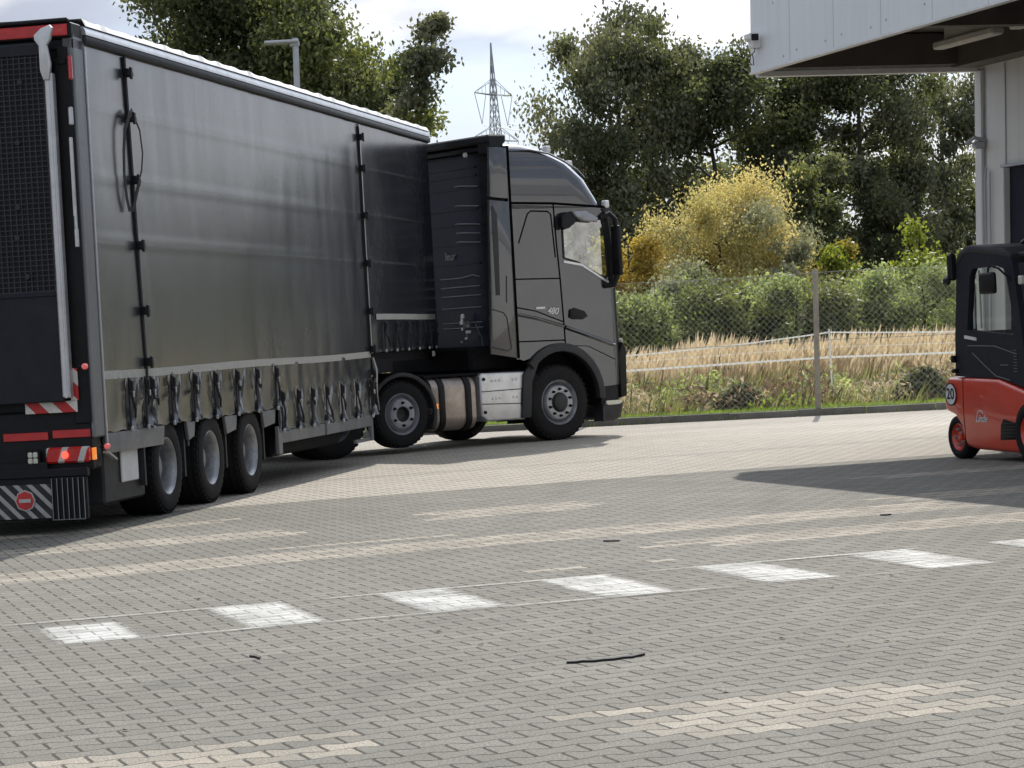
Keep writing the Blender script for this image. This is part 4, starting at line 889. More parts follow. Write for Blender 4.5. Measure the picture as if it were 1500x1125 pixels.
for y in (.2, .85): b.box(1.95, 2.1, y, y + .08, .08, 2.15, .01)
b.box(1.95, 2.1, .2, .93, 2.05, 2.15, .01); b.box(2.1, 2.15, .15, 1.0, .1, .6, .01); b.box(2.15, 3.2, .25, .35, .05, .09, .005); b.box(2.15, 3.2, .78, .88, .05, .09, .005); b.build('mast', 'black', FK)
b = MB(); b.lathe([(-.004, .001), (-.004, .098), (.004, .10)], (-.02, -.006, .625), 32); sg = b.build('speed_sign', 'white', FK)
b = MB(); b.lathe([(-.002, .098), (-.006, .1), (-.006, .108), (0, .11)], (-.02, -.006, .625), 32); b.build('sign_rim', 'black', sg)
text('numerals', '20', .15, 'black', sg, side_m(-.02, -.013, .625), 0, .001)
text('lettering', 'Linde', .10, 'white', FK, side_m(.54, -.004, .395), .35, .001)
b = MB(); b.ribbon([(.45, .40), (.475, .45), (.52, .475), (.56, .465), (.575, .44)], .010, -.004, .003); b.build('logo_arc', 'white', FK)

# ------------------------------------------------------------------ BUILDING with canopy
BA, BB = Vector((.954, .3, 0)), Vector((.3, -.954, 0)); W0 = Vector((5.41, 30.04, 0))
HALL = empty('warehouse', tuple(W0), math.atan2(.3, .954))   # local x = along A (away right), local y = -BB direction
tag(HALL, 'pale grey sheet-clad warehouse with a deep overhanging canopy and dark doorway, at the right', 'building')
def hb(m):   # (s, t, z) with t towards the camera -> local, slight lean of the hall against the sloping yard
    def f(v):
        lean = .042 * v.z; return Vector((v.x + lean * .954, -v.y - lean * .3 * -1 * -1, v.z))
    return m.xf(f)
b = MB(); wo_, wi_ = 0, .18
# side wall with doorway t .55-4.2, z 0-3.03
b.box(0, .05, 0, .56, 0, 4.22); b.box(0, .05, .56, 4.2, 3.03, 4.22); b.box(0, .05, 4.2, 24, 0, 4.22); b.box(.0, 18, -.0, .18, 0, 4.2); b.box(17.8, 18, 0, 24, 0, 4.2)
hb(b).build('wall', 'wall', HALL)
b = MB(); b.box(-2.80, 18, -.02, 24, 5.0, 5.12); hb(b).build('roof', 'soffit', HALL)
b = MB(); b.box(-2.84, -2.78, -.02, 24, 4.22, 5.16); b.box(-2.78, 18, -.06, -.0, 4.24, 5.16); hb(b).build('fascia', 'fascia', HALL)
b = MB(); b.box(-2.85, -2.76, -.04, 24, 4.20, 4.225); b.box(-2.76, .0, -.07, .02, 4.17, 4.235, .006); hb(b).build('fascia_trim', 'white', HALL)
b = MB(); b.box(-2.76, 0.05, .02, 24, 4.62, 4.66); b.box(-2.7, -.0, .03, .15, 4.25, 4.6); b.box(-.35, .02, .03, 24, 4.22, 4.6); hb(b).build('canopy_soffit', 'soffit', HALL)
b = MB()
for t in (3.2, 9.5): b.box(-2.76, 0, t, t + .18, 4.3, 4.62)
hb(b).split('canopy_beam', 'soffit', HALL)
for t0, t1 in ((.9, 2.3), (2.65, 4.6), (5.2, 7.0)):
    b = MB(); b.box(-1.05, -.90, t0, t1, 4.33, 4.42, .02); b.box(-1.0, -.95, t0 + .2, t1 - .2, 4.42, 4.62); hb(b).build('canopy_lamp', 'lampwhite', HALL)
b = MB(); b.box(-.012, -.002, .125, .14, 0, 4.2); b.box(-.012, -.002, .63, .645, 3.05, 4.2); b.box(-.03, .02, .54, 4.25, 3.02, 3.05); hb(b).split('wall_joint', 'galv', HALL)
b = MB(); b.box(-.025, .06, .555, .62, 0, 3.02, .01); b.box(-.025, .06, 4.14, 4.2, 0, 3.02, .01); b.box(-.04, .16, -.04, .12, 0, 4.18, .008); hb(b).split('door_frame', 'wall', HALL)
b = MB(); b.box(.055, .08, .62, 4.14, 0, 3.02); b.box(.18, 6, .4, 4.6, 3.4, 3.5); b.box(5, 5.2, .4, 4.6, 0, 3.4); hb(b).build('doorway', 'hallshade', HALL)  # near-black sheet closes the opening; the inner shade is its colour
b = MB(); b.tube([(-.03, .22, 3.05), (-.05, .22, 2.9), (-.03, .23, .2)], .012, 6); b.tube([(-.03, .3, 3.0), (-.03, .31, .2)], .01, 6); hb(b).split('conduit', 'galv', HALL)
b = MB(); b.box(-.16, -.02, .1, .2, 3.27, 3.36, .02); b.tube([(-.02, .18, 3.36), (-.14, .14, 3.4), (-.22, .08, 3.33)], .025, 6); o = hb(b).build('wall_lamp', 'galv', HALL)
b = MB()
for t, z in ((.62, 4.92), (1.42, 4.98), (1.7, 4.99), (.9, 4.3), (1.25, 4.33), (2.0, 4.33), (2.4, 4.35), (3.1, 4.33), (3.45, 4.36), (4.3, 4.4), (4.7, 4.4), (5.5, 4.45), (5.9, 4.42)):
    b.lathe([(-.006, .001), (-.006, .012), (0, .014)], (-2.84, t, z), 8, axis='x')
hb(b).split('screw', 'galv', HALL)
# camera on the corner of the canopy
CM = empty('security_camera', tuple(W0 + BA * -2.86 + BB * .22 + Vector((.19, 0, 4.58))), math.atan2(.3, .954)); CM.scale = (.8, .8, .8)
tag(CM, 'small white security camera with dark lens, fixed to the corner of the grey canopy', 'camera')
b = MB(); b.box(-.10, .03, -.08, .10, -.14, .0, .015); b.box(-.16, -.03, -.16, .10, -.03, .07, .02); b.build('housing', 'white', CM)
b = MB(); b.box(-.155, -.045, -.175, -.15, -.05, .045, .02); b.build('lens', 'black', CM)
b = MB(); b.tube([(-.04, .0, -.14), (-.06, -.03, -.19), (-.06, .06, -.21), (-.06, .14, -.24), (-.06, .15, -.32), (-.06, .08, -.37)], .007, 5); b.tube([(-.06, .06, -.21), (-.06, .03, -.28), (-.05, .05, -.37)], .007, 5); b.build('cable', 'black', CM)

# ------------------------------------------------------------------ street lamp
LP = empty('street_lamp', (-3.42, 45, 0)); tag(LP, 'grey street lamp with a flat head to the left, behind the trailer roof', 'street lamp')
b = MB(); b.tube([(0, 0, 0), (0, 0, 6.75)], [.075, .05], 12); b.xf(lambda v: v + Vector((.02 * v.z - .13, 0, 0))); b.build('pole', 'galv', LP)
b = MB(); b.box(-.53, .06, -.14, .14, 6.66, 6.72, .02); b.box(-.1, .07, -.06, .06, 6.6, 6.7, .02); b.build('lamp_head', 'galv', LP)

# ------------------------------------------------------------------ pylon
PX, PY = -.4, 400
PL = empty('lattice_pylon', (PX, PY, 0), R(58)); tag(PL, 'tall steel lattice power pylon far away between the trees', 'pylon')
def ww(z): return .55 + 3.4 * max(0, 1 - z / 37) ** 1.15 if z < 37 else .55 * max(.1, (46.5 - z) / 9.5)
b = MB(); zs = [0, 7, 13, 18, 22, 25.5, 28.5, 31, 33.2, 35.2, 37, 39, 41, 43, 45, 46.2]
cor = [(-1, -1), (1, -1), (1, 1), (-1, 1)]
for a, c in zip(zs, zs[1:]):
    for i in range(4):
        p, q = cor[i], cor[(i + 1) % 4]; A_, B_ = ww(a) * .75, ww(c) * .75
        b.tube([(p[0] * A_, p[1] * A_, a), (p[0] * B_, p[1] * B_, c)], .09, 4, cap=False)
        b.tube([(p[0] * A_, p[1] * A_, a), (q[0] * B_, q[1] * B_, c)], .05, 3, cap=False); b.tube([(q[0] * A_, q[1] * A_, a), (p[0] * B_, p[1] * B_, c)], .05, 3, cap=False)
b.build('tower', 'galv', PL)
for z, L_ in ((38.2, 5.4), (31.2, 6.6)):
    b = MB()
    for s_ in (-1, 1):
        for yy in (-.4, .4): b.tube([(0, yy, z), (s_ * L_, 0, z + .1)], .09, 4); b.tube([(0, yy, z + 2.4), (s_ * L_, 0, z + .15)], .05, 3)
        for k in range(1, 5): x = s_ * L_ * k / 5; b.tube([(x, 0, z), (x, 0, z + 2.4 * (1 - k / 5))], .04, 3)
        b.tube([(s_ * L_, 0, z), (s_ * (L_ - 1.7), 0, z - 4.6), (s_ * (L_ - 3.2), 0, z)], .06, 4)
    b.build('cross_arm', 'galv', PL)
b = MB()
for z, y, s_ in ((33.6, 3.7, 1), (26.6, 4.6, 1), (33.6, -3.7, 1), (38.2, 0, 1)):
    p = [Vector((PX + (y * .5), PY, z)) + Vector((170 * t, -60 * t, -9 * (1 - (2 * t - 1) ** 2) - 4 * t)) for t in [k / 20 for k in range(21)]]
    b.tube(p, .05, 3)
tag(b.build('power_line', 'galv', None), 'thin power line cables running right from the far pylon', 'cable')

# ------------------------------------------------------------------ vegetation
def add_tint(me, vals):
    a = me.attributes.new('tint', 'FLOAT', 'FACE'); a.data.foreach_set('value', np.clip(vals, 0, 1).astype(np.float32))
def leaf_mesh(name, P, size, tint, mat, parent, rs, droop=0, aspect=1.7, up=None):
    n = len(P); d = rs.normal(size=(n, 3)); d[:, 2] -= droop * 2; d /= np.linalg.norm(d, axis=1)[:, None]
    if up is not None: d = d * .45 + np.array(up); d /= np.linalg.norm(d, axis=1)[:, None]
    e = np.cross(d, rs.normal(size=(n, 3))); e /= np.linalg.norm(e, axis=1)[:, None]
    s_ = size * rs.uniform(.55, 1.35, size=(n, 1)); a = d * s_ * aspect / 2; c = e * s_ / 2
    V = np.stack([P - a, P + c * .9, P + a, P - c * .9], 1).reshape(-1, 3)
    me = bpy.data.meshes.new(name); me.vertices.add(4 * n); me.vertices.foreach_set('co', V.ravel().astype(np.float32))
    me.loops.add(4 * n); me.loops.foreach_set('vertex_index', np.arange(4 * n, dtype=np.int32))
    me.polygons.add(n); me.polygons.foreach_set('loop_start', np.arange(0, 4 * n, 4, dtype=np.int32)); me.update(calc_edges=True)
    add_tint(me, tint); me.materials.append(M[mat]); o = bpy.data.objects.new(name, me); COL.objects.link(o)
    if parent: o.parent = parent
    return o
def tree(x, y, h, r, base, seed, n, size, mat, label, name='broadleaf_tree', cat='tree', group=None, clumps=70, spread=.16, airy=.0, droop=.3, shape='oval', trunk=None, second=None, lean=0):
    rs = np.random.RandomState(seed); e = empty(name, (x, y, 0)); tag(e, label, cat, group)
    tr = trunk if trunk else h * .011 + .03; b = MB(); Hc = h - base
    def prof(t):
        if shape == 'oval': return (math.sin(math.pi * min(1, max(0, t * .86 + .12))) ** .6)
        if shape == 'cone': return max(.05, (1 - t) ** .8) * min(1, .5 + t * 3)
        if shape == 'round': return math.sqrt(max(0.02, 1 - (1.7 * t - .75) ** 2)) if t > .3 else .9
        return 1
    wob = [(lean * k / 8 + rs.normal() * .02 * h * k / 8 * .35, rs.normal() * .08, h * .92 * k / 8) for k in range(9)]
    wob[0] = (0, 0, -.05); b.tube(wob, [tr * (1 - .8 * k / 8) for k in range(9)], 7)
    cl = []
    nl = max(8, clumps // 4)
    for i in range(nl):
        t = rs.uniform(0, .92); z = base + t * Hc; zs_ = max(base * .5, z - r * .5 * rs.uniform(.4, 1.3)); k = min(7.99, zs_ / (h * .92) * 8); p0 = Vector(wob[int(k)]).lerp(Vector(wob[int(k) + 1]), k % 1)
        q = rs.uniform(0, 2 * math.pi); L_ = r * prof(t) * rs.uniform(.6, 1.0)
        p1 = Vector((p0.x + L_ * math.cos(q), p0.y + L_ * math.sin(q), z)); mid = p0.lerp(p1, .5) + Vector((0, 0, -.05 * r + rs.normal() * .05 * r))
        b.tube([p0, mid, p1], [tr * .38, tr * .22, tr * .06], 4, cap=False)
        cl.append(p1); cl.append(p0.lerp(p1, .62) + Vector(rs.normal(size=3) * .1 * r))
        for s_ in range(2):
            p2 = p1 + Vector((rs.normal() * .22 * r, rs.normal() * .22 * r, rs.uniform(.0, .35) * r)); b.tube([p0.lerp(p1, .6), p2], [tr * .14, tr * .04], 3, cap=False); cl.append(p2)
    b.build('trunk', 'bark', e)
    while len(cl) < clumps:
        t = rs.uniform(0, 1) ** .9; q = rs.uniform(0, 6.283); rad = r * prof(t) * math.sqrt(rs.uniform(.1, 1)); cl.append(Vector((lean * t + rad * math.cos(q), rad * math.sin(q), base + t * Hc)))
    C = np.array([tuple(c) for c in cl]); wgt = rs.uniform(.2, 1.4, len(C)) ** 1.4; wgt /= wgt.sum()
    idx = rs.choice(len(C), n, p=wgt); sc = rs.uniform(.6, 1.35, len(C)) * spread * r
    P = C[idx] + rs.normal(size=(n, 3)) * sc[idx][:, None] * np.array([1, 1, .75])
    P[:, 2] -= droop * np.abs(rs.normal(size=n)) * .12 * r
    P[:, 2] = np.maximum(P[:, 2], .05)
    ct = rs.uniform(0, .6, len(C)); tint = ct[idx] + rs.uniform(0, .45, n)
    if second:
        k = rs.choice(n, int(n * second[1]), replace=False); mask = np.zeros(n, bool)
        bright = rs.choice(len(C), max(1, int(len(C) * second[1])), replace=False); mask = np.isin(idx, bright)
        leaf_mesh('crown', P[~mask], size, tint[~mask], mat, e, rs, droop); o = leaf_mesh('crown', P[mask], size, tint[mask], second[0], e, rs, droop)
    else: leaf_mesh('crown', P, size, tint, mat, e, rs, droop)
    return e
G1 = 'trees beyond the fence'
tree(-8.2, 76, 13.4, 2.9, 3.5, 1, 80000, .105, 'leaf_dark', 'broad dark green tree, leftmost, rising above the trailer roof and out of the picture', group=G1, clumps=150, spread=.15, second=('leaf_mid', .12))
tree(-4.9, 74, 11.9, 2.15, 2.5, 2, 62000, .10, 'leaf_mid', 'bright olive-green tree behind the street lamp head, right of the dark broad one', group=G1, clumps=120, spread=.17, droop=-.6, second=('leaf_dark', .45))
tree(-1.95, 70, 10.9, 1.1, 2.0, 3, 21000, .095, 'leaf_mid', 'slender airy tree with see-through crown between the street lamp and the pylon', group=G1, clumps=58, spread=.19, second=('leaf_grey', .6))
tree(3.95, 85, 12.0, 2.65, 2.0, 4, 56000, .10, 'leaf_grey', 'tall airy grey-green tree with bare twigs showing, right behind the truck cab', group=G1, clumps=170, spread=.13, droop=.8, second=('leaf_dark', .35))
tree(7.0, 86, 11.0, 2.1, 1.6, 6, 42000, .10, 'leaf_dark', 'narrow dark pointed tree just left of the canopy corner', group=G1, clumps=110, spread=.16, shape='oval', second=('leaf_grey', .25))
tree(9.6, 88, 9.9, 1.9, 1.5, 7, 38000, .10, 'leaf_dark', 'dark tree below the left end of the canopy', group=G1, clumps=70, spread=.2, second=('leaf_mid', .2))
tree(12.0, 86, 11.5, 2.1, 2.2, 8, 46000, .10, 'leaf_grey', 'tall olive tree behind the middle of the canopy opening', group=G1, clumps=130, spread=.15, second=('leaf_dark', .5))
tree(15.3, 90, 11.0, 1.7, 2.2, 9, 15000, .10, 'leaf_grey', 'thin see-through tree beside the warehouse wall', group=G1, clumps=80, spread=.15, droop=.8)
tree(8.6, 72, 6.4, 1.25, .8, 10, 30000, .09, 'leaf_dark', 'small dense conical tree with light green tips, right of the yellow willow', group=G1, clumps=80, spread=.17, shape='cone', second=('leaf_mid', .25))
for i, (x, y, h, r, lb) in enumerate(((1.2, 92, 6.2, 2.0, 'low dark tree directly behind the truck cab roof'), (4.6, 94, 7.0, 2.0, 'dark filling tree behind the left half of the yellow willow'), (8.0, 95, 7.2, 2.0, 'dark filling tree behind the right half of the yellow willow'),
        (11.2, 94, 7.6, 2.0, 'dark tree low in the middle of the canopy opening'), (14.0, 95, 7.0, 1.9, 'dark tree low in the canopy opening, second from the warehouse wall'), (16.8, 95, 6.6, 1.9, 'dark tree low beside the warehouse wall'), (-2.6, 82, 5.6, 1.9, 'dark tree low behind the front end of the trailer'), (-6.5, 84, 8, 2.2, 'dark tree filling the gap behind the street lamp pole'))):
    tree(x, y, h, r, .5, 30 + i, 15000, .13, 'leaf_dark', lb, group=G1, clumps=90, spread=.2, second=('leaf_grey', .15))
for i in range(7):  # out of view, added and sized for what the trailer curtain mirrors
    tree(22 + i * 8, 92 - i * 4, 5.6 + .8 * (i % 3), 3.0, .5, 60 + i, 3500, .35, 'leaf_dark', 'unseen dark tree beyond the warehouse, added for the curtain reflection', group=G1, clumps=60, spread=.22)
for i in range(9):  # unseen row added to darken the reflection low on the curtain
    tree(14.5 + i * 3.2, 47 + (i % 2), 2.6 + .3 * (i % 3), 1.8, .1, 160 + i, 1500, .3, 'leaf_dark', 'unseen dark bush behind the warehouse, added for the curtain reflection', 'bush', 'bush', 'unseen bushes added for the curtain reflection', clumps=34, spread=.3, shape='round')
tree(4.95, 60, 4.55, 1.75, .9, 11, 95000, .046, 'leaf_yellow', 'big round pale yellow autumn willow behind the fence', 'willow', 'willow', clumps=150, spread=.13, shape='round', droop=.6, second=('leaf_pale', .16))
tree(2.75, 58.5, 3.6, .8, .3, 12, 24000, .06, 'leaf_orange', 'golden yellow bush between the truck cab and the big willow', 'bush', 'bush', clumps=50, spread=.2, shape='round')
tree(6.45, 59, 3.3, .55, .3, 13, 11000, .055, 'leaf_pale', 'pale silvery shrub at the right foot of the yellow willow', 'bush', 'bush', clumps=34, spread=.24, shape='round')
tree(4.2, 56, 2.9, .8, .3, 14, 13000, .055, 'leaf_pale', 'silvery grey-green shrub in front of the yellow willow', 'bush', 'bush', clumps=40, spread=.24, shape='round', second=('leaf_bush', .4))
tree(7.55, 60, 3.45, .75, .3, 15, 11000, .07, 'leaf_lime', 'yellow-green shrub with an orange tip, right of the fence post', 'bush', 'bush', clumps=40, spread=.22, shape='cone', second=('leaf_orange', .25))
tree(9.6, 60, 3.55, .8, .3, 16, 12000, .07, 'leaf_lime', 'lime-green shrub left of the forklift roof', 'bush', 'bush', clumps=40, spread=.22, shape='cone')
tree(8.6, 62, 2.7, .8, .3, 17, 11000, .07, 'leaf_mid', 'low mid-green shrub between the two lime-green ones', 'bush', 'bush', clumps=40, spread=.22, shape='round')
sh = [(2.3, 50, 2.15, 'leaf_bush', 'pale green bush behind the wire mesh close to the truck front'), (3.15, 51, 2.3, 'leaf_bush', 'rounded light green bush behind the mesh, second from the truck'), (4.0, 50, 2.0, 'leaf_mid', 'darker bush behind the mesh under the middle of the willow'),
      (4.85, 51, 1.95, 'leaf_mid', 'dark green bush behind the mesh, left of the fence post'), (5.55, 50, 2.05, 'leaf_bush', 'leafy bush directly left of the fence post top'), (6.35, 50, 2.1, 'leaf_mid', 'leafy bush directly right of the fence post'),
      (7.2, 51, 2.2, 'leaf_bush', 'grey-green bush in the middle between fence post and forklift'), (8.0, 50, 2.2, 'leaf_bush', 'light green bush left of the forklift cab'), (8.9, 51, 2.4, 'leaf_lime', 'yellow-green bush seen beside the forklift cab'), (9.8, 50, 2.3, 'leaf_bush', 'green bush seen through the forklift window')]
for i, (x, y, h, m_, lb) in enumerate(sh):
    tree(x, y, h, .72, .15, 80 + i, 15000, .052, m_, lb, 'bush', 'bush', 'bushes behind the wire fence', clumps=46, spread=.24, shape='round', droop=-.2, second=('leaf_pale' if i % 2 else 'leaf_mid', .25))
for i in range(7):
    tree(-9 + i * 1.7, 50 + (i % 2), 2.1, .9, .15, 120 + i, 2500, .11, 'leaf_mid', 'green bush hidden low behind the truck, seen under the trailer', 'bush', 'bush', 'bushes low behind the truck', clumps=34, spread=.26, shape='round')
# grass as stuff
def blades(name, n, xr, yr, hmin, hmax, wd, mat, seed, bend=.3, plume=False, patch=0, hfun=None, kerb=False):
    rs = np.random.RandomState(seed); x = rs.uniform(*xr, n); y = rs.uniform(*yr, n)
    if kerb: y = y + 38.38 - .159 * (x - 1.18)
    if patch:
        f = np.array([noise.noise(Vector((a * patch, c * patch, seed))) for a, c in zip(x, y)]); keep = rs.uniform(-.5, .5, n) < f * 1.6 + .1; x, y, f = x[keep], y[keep], f[keep]; n = len(x)
    else: f = np.zeros(n)
    h = rs.uniform(hmin, hmax, n) * (1 + f * .3); q = rs.uniform(0, 6.283, n); dx, dy = np.cos(q), np.sin(q); bd = rs.uniform(0, bend, n) * h; q2 = rs.uniform(-1, 1, n) * .6 + .3
    P0 = np.stack([x, y, np.zeros(n)], 1); T = np.stack([x + bd * (q2 + .4), y + bd * .3 * dy, h], 1); Mi = P0 * .45 + T * .55; Mi[:, 0] -= bd * .18
    sx = np.stack([dx * wd, dy * wd, np.zeros(n)], 1)
    if plume: V = np.stack([P0 - sx * .3, P0 + sx * .3, Mi + sx * .35, T - (T - Mi) * .05 + sx * .0, Mi - sx * .35], 1)
    else: V = np.stack([P0 - sx, P0 + sx, Mi + sx * .8, T, Mi - sx * .8], 1)
    k = 5; tint = rs.uniform(0, 1, n) * .7 + .3 * (f + .5)
    V = V.reshape(-1, 3)
    nv = len(V); faces = n
    if plume:   # seed head quads near the top
        c = T - (T - Mi) * .25; a = (T - Mi) * .42; s2 = sx * 1.8
        V2 = np.stack([c - a, c + s2, c + a * 1.1, c - s2], 1).reshape(-1, 3)
    me = bpy.data.meshes.new(name)
    allV = np.concatenate([V, V2]) if plume else V
    me.vertices.add(len(allV)); me.vertices.foreach_set('co', allV.ravel().astype(np.float32))
    me.loops.add(len(allV)); me.loops.foreach_set('vertex_index', np.arange(len(allV), dtype=np.int32))
    ls = np.arange(0, 5 * n, 5); 
    if plume: ls = np.concatenate([ls, 5 * n + np.arange(0, 4 * n, 4)]); tint = np.concatenate([tint * .6, tint * .5 + .5])
    me.polygons.add(len(ls)); me.polygons.foreach_set('loop_start', ls.astype(np.int32)); me.update(calc_edges=True); add_tint(me, tint)
    me.materials.append(M[mat]); o = bpy.data.objects.new(name, me); COL.objects.link(o); tag(o, kind='stuff'); return o
tag(blades('dry_grass', 30000, (-8, 12.5), (43.5, 49), .5, 1.0, .014, 'grass_dry', 1, .5, True, .7), 'tall pale dry grass with feathery heads in the meadow behind the fence', 'grass')
tag(blades('meadow_grass', 9000, (-8, 12.5), (40.5, 44), .25, .65, .012, 'grass_mix', 2, .6, False, .8), 'mixed green and straw weeds below the dry grass', 'grass')
tag(blades('weeds', 6000, (-8, 12.5), (.55, 3.0), .15, .42, .011, 'grass_mix', 3, .8, False, 1.1, kerb=True), 'tangled green and brown weeds behind the kerb', 'weeds')
tag(blades('verge_grass', 60000, (-10, 12.5), (.12, 1.3), .05, .16, .007, 'grass_lime', 4, .6, kerb=True), 'bright short green grass along the kerb', 'grass')
tag(blades('verge_tufts', 600, (-10, 12.5), (-.06, .02), .02, .07, .006, 'grass_lime', 5, .6, patch=1.5, kerb=True), 'small weeds growing in the joint before the kerb', 'weeds')
def herbs(name, n, yr, h, size, mat, seed, lb, k=.9):
    rs = np.random.RandomState(seed); x = rs.uniform(-8, 12.5, n); y = rs.uniform(*yr, n)
    f = np.array([noise.noise(Vector((a * k, c * k * .6, seed * 3.1))) + .5 * noise.noise(Vector((a * k * 3, c * k * 2, seed))) for a, c in zip(x, y)])
    keep = f > -.12; x, y, f = x[keep], y[keep], f[keep]; n = len(x)
    P = np.stack([x, y - .159 * (x - 1.18) * .8, h * (.25 + 1.3 * np.clip(f + .12, 0, 1)) * rs.uniform(.05, 1, n)], 1)
    tag(leaf_mesh(name, P, size, rs.uniform(0, 1, n), mat, None, rs, -.5, 3.0), lb, 'weeds', kind='stuff')
herbs('green_weeds', 42000, (39.3, 44.5), .62, .035, 'leaf_bush', 1, 'green leafy weeds among the grass')
herbs('straw_weeds', 38000, (39.2, 43.5), .55, .035, 'grass_dry', 2, 'straw coloured dead stalks among the weeds')
herbs('brown_weeds', 34000, (39.2, 43.5), .5, .04, 'leaf_brown', 3, 'brown dead weeds among the grass')
herbs('lime_weeds', 16000, (38.9, 41.5), .30, .03, 'grass_lime', 4, 'lime green weeds near the kerb')
def heap(x, y, r, h, seed, mat, lb):
    rs = np.random.RandomState(seed); n = 2600; q = rs.uniform(0, 6.283, n); a = np.sqrt(rs.uniform(0, 1, n)); P = np.stack([x + r * a * np.cos(q), y + r * .6 * a * np.sin(q), h * (1 - a ** 2) * rs.uniform(.1, 1.15, n) + .03], 1)
    o = leaf_mesh('brushwood_heap', P, .05, rs.uniform(0, 1, n), mat, None, rs, .0, 3.2); return tag(o, lb, 'brushwood')
heap(3.45, 39.3, .5, .42, 1, 'leaf_grey', 'dark low heap of cut brushwood left of the fence post')
heap(6.2, 39.1, .6, .5, 2, 'leaf_grey', 'broad dark heap of cut brushwood right of the fence post')
heap(2.9, 39.6, .35, .3, 3, 'grass_dry', 'small straw-coloured heap left of the dark brushwood')

# ------------------------------------------------------------------ fence
FN = empty('chain_link_fence', tuple(kp(0, .06, 0)), math.atan2(-.157, .9875)); tag(FN, 'tall chain link fence with concrete posts standing behind the kerb', 'fence')
ts = [-6.0, -3.4, -.1, 3.33, 6.75, 10.1]
for t in ts:
    b = MB(); b.box(-.04, .04, -.04, .04, -.03, 2.14, .012); b.xf(lambda v: Vector((v.x + v.z * .03 - .03, v.y, v.z))); b.build('post', 'cpost', FN, loc=(t, 0, 0))
b = MB(); T0, T1, H0, H1 = -6, 10.1, .10, 2.08; c = .066
for sgn in (1, -1):
    x = T0 - (H1 - H0)
    while x < T1 + (H1 - H0):
        xa, xb = x, x + (H1 - H0) * 1.0
        ya, yb_ = (H0, H1) if sgn == 1 else (H1, H0)
        a0, a1 = max(xa, T0), min(xb, T1)
        if a1 > a0 + .01:
            za = ya + (yb_ - ya) * (a0 - xa) / (xb - xa); zb = ya + (yb_ - ya) * (a1 - xa) / (xb - xa)
            b.tube([(a0, -.055 + .002 * sgn, za), (a1, -.055 + .002 * sgn, zb)], .0021, 3, cap=False)
        x += c * 1.414
b.build('wire_mesh', 'wire', FN)
for z in (2.09, 1.1, .12):
    b = MB(); n = 60; b.tube([(T0 + (T1 - T0) * k / n, -.06, z - (.015 * math.sin(math.pi * ((k / n * 5) % 1)))) for k in range(n + 1)], .004, 4); b.build('tension_wire', 'wire', FN)
# electric fence in the meadow
EF = empty('electric_fence', (4.9, 40.6, 0)); tag(EF, 'low electric paddock fence of white tapes behind the wire fence', 'fence')
b = MB(); b.tube([(.1, 0, 0), (.1, 0, 1.24)], .014, 6); b.box(.03, .11, -.01, .01, 1.17, 1.2, .003); b.build('post', 'tapewhite', EF)
b = MB(); b.tube([(-4.6, 0, 0), (-4.6, 0, 1.15)], .014, 6); b.build('post', 'tapewhite', EF)
b = MB(); b.tube([(5.6, 0, 0), (5.6, 0, 1.3)], .014, 6); b.build('post', 'tapewhite', EF)
def tapeline(pts, wd):
    m = MB(); vs = []
    for x, z in pts: vs += [(x, -.02, z - wd / 2), (x, -.02, z + wd / 2), (x, -.017, z + wd / 2), (x, -.017, z - wd / 2)]
    k = len(pts); m.add(vs, [(i * 4 + j, i * 4 + (j + 1) % 4, i * 4 + 4 + (j + 1) % 4, i * 4 + 4 + j) for i in range(k - 1) for j in range(4)]); m.build('tape', 'tapewhite', EF)
def cat(x0, z0, x1, z1, sag, n=24): return [(x0 + (x1 - x0) * t, z0 + (z1 - z0) * t - sag * 4 * t * (1 - t)) for t in [k / n for k in range(n + 1)]]
tapeline(cat(-4.6, .98, .1, 1.19, .06)[:-1] + cat(.1, 1.19, 5.6, 1.04, .05), .022)
tapeline(cat(-4.6, .74, .1, .80, .0)[:-1] + cat(.1, .80, 5.6, .76, .02), .032)
tapeline(cat(-4.6, .86, .1, .96, .0)[:-1] + cat(.1, .96, 5.6, .9, .02), .008)
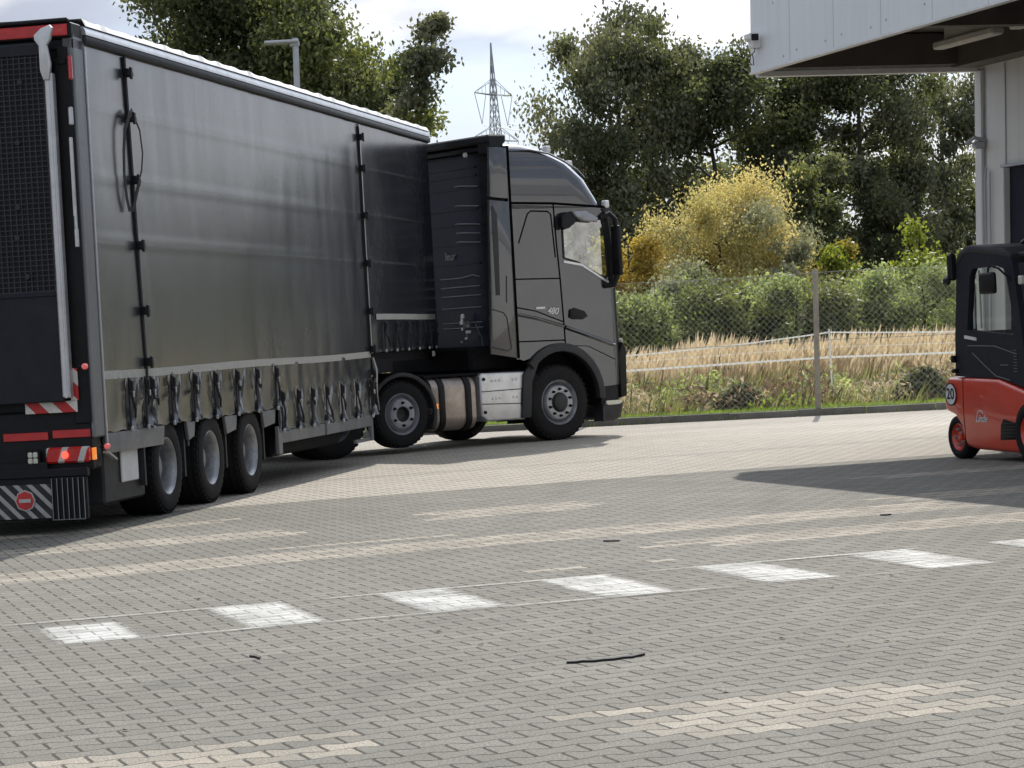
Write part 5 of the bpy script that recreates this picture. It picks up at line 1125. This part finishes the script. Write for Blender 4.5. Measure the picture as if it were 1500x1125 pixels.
tapeline(cat(-4.6, .98, -9, 1.0, .02), .022); tapeline(cat(-4.6, .74, -9, .74, .02), .032)

# ------------------------------------------------------------------ litter on the pavers
def strip(pts, wd, lb, name='plastic_strap', mat='strap', h=.006):
    m = MB(); vs = []
    for i, (x, y, ww_) in enumerate(pts): vs += [(x, y - ww_ * wd, .001), (x, y + ww_ * wd, .001), (x, y + ww_ * wd, .004 + h), (x, y - ww_ * wd, .004 + h)]
    k = len(pts); m.add(vs, [(i * 4 + j, i * 4 + (j + 1) % 4, i * 4 + 4 + (j + 1) % 4, i * 4 + 4 + j) for i in range(k - 1) for j in range(4)] + [(0, 1, 2, 3)])
    return tag(m.build(name, mat, None), lb, 'litter')
strip([(.17, 11.27, .3), (.21, 11.275, .9), (.24, 11.29, .6), (.29, 11.28, 1), (.33, 11.30, .9), (.38, 11.31, 1.1), (.42, 11.34, .8), (.46, 11.35, 1.2), (.5, 11.40, .9), (.52, 11.41, .3)], .022, 'long thin black strap lying flat on the grey pavers, lower middle')
strip([(.56, 17.62, .4), (.60, 17.60, 1), (.65, 17.57, .9), (.67, 17.56, .2)], .022, 'short black strip on the pavers just beyond the white dashes')
strip([(-1.30, 12.15, .4), (-1.27, 12.13, 1), (-1.24, 12.05, .9)], .03, 'small black scrap on the pavers before the second white dash')
strip([(2.58, 18.55, .4), (2.62, 18.55, 1), (2.66, 18.56, .5)], .03, 'small dark scrap at the edge of the canopy shadow')
rs = np.random.RandomState(77); 
for k in range(16):
    x, y = rs.uniform(-2.2, 2.4), rs.uniform(9.3, 17)
    if abs(x) / y > .2: continue
    m = MB(); q = rs.uniform(0, 3.14); a, c = math.cos(q) * .02, math.sin(q) * .02
    m.add([(-a, -c, .002), (c * .6, -a * .6, .008), (a, c, .003), (-c * .6, a * .6, .01)], [(0, 1, 2, 3)]); m.build('fallen_leaf', 'stem', None, loc=(x, y, .002))
for i, o in enumerate([q for q in COL.objects if q.name.startswith('fallen_leaf')]): tag(o, 'tiny dry brown leaf fragment lying on the foreground pavers', 'leaf', 'dry leaf fragments on the pavers')
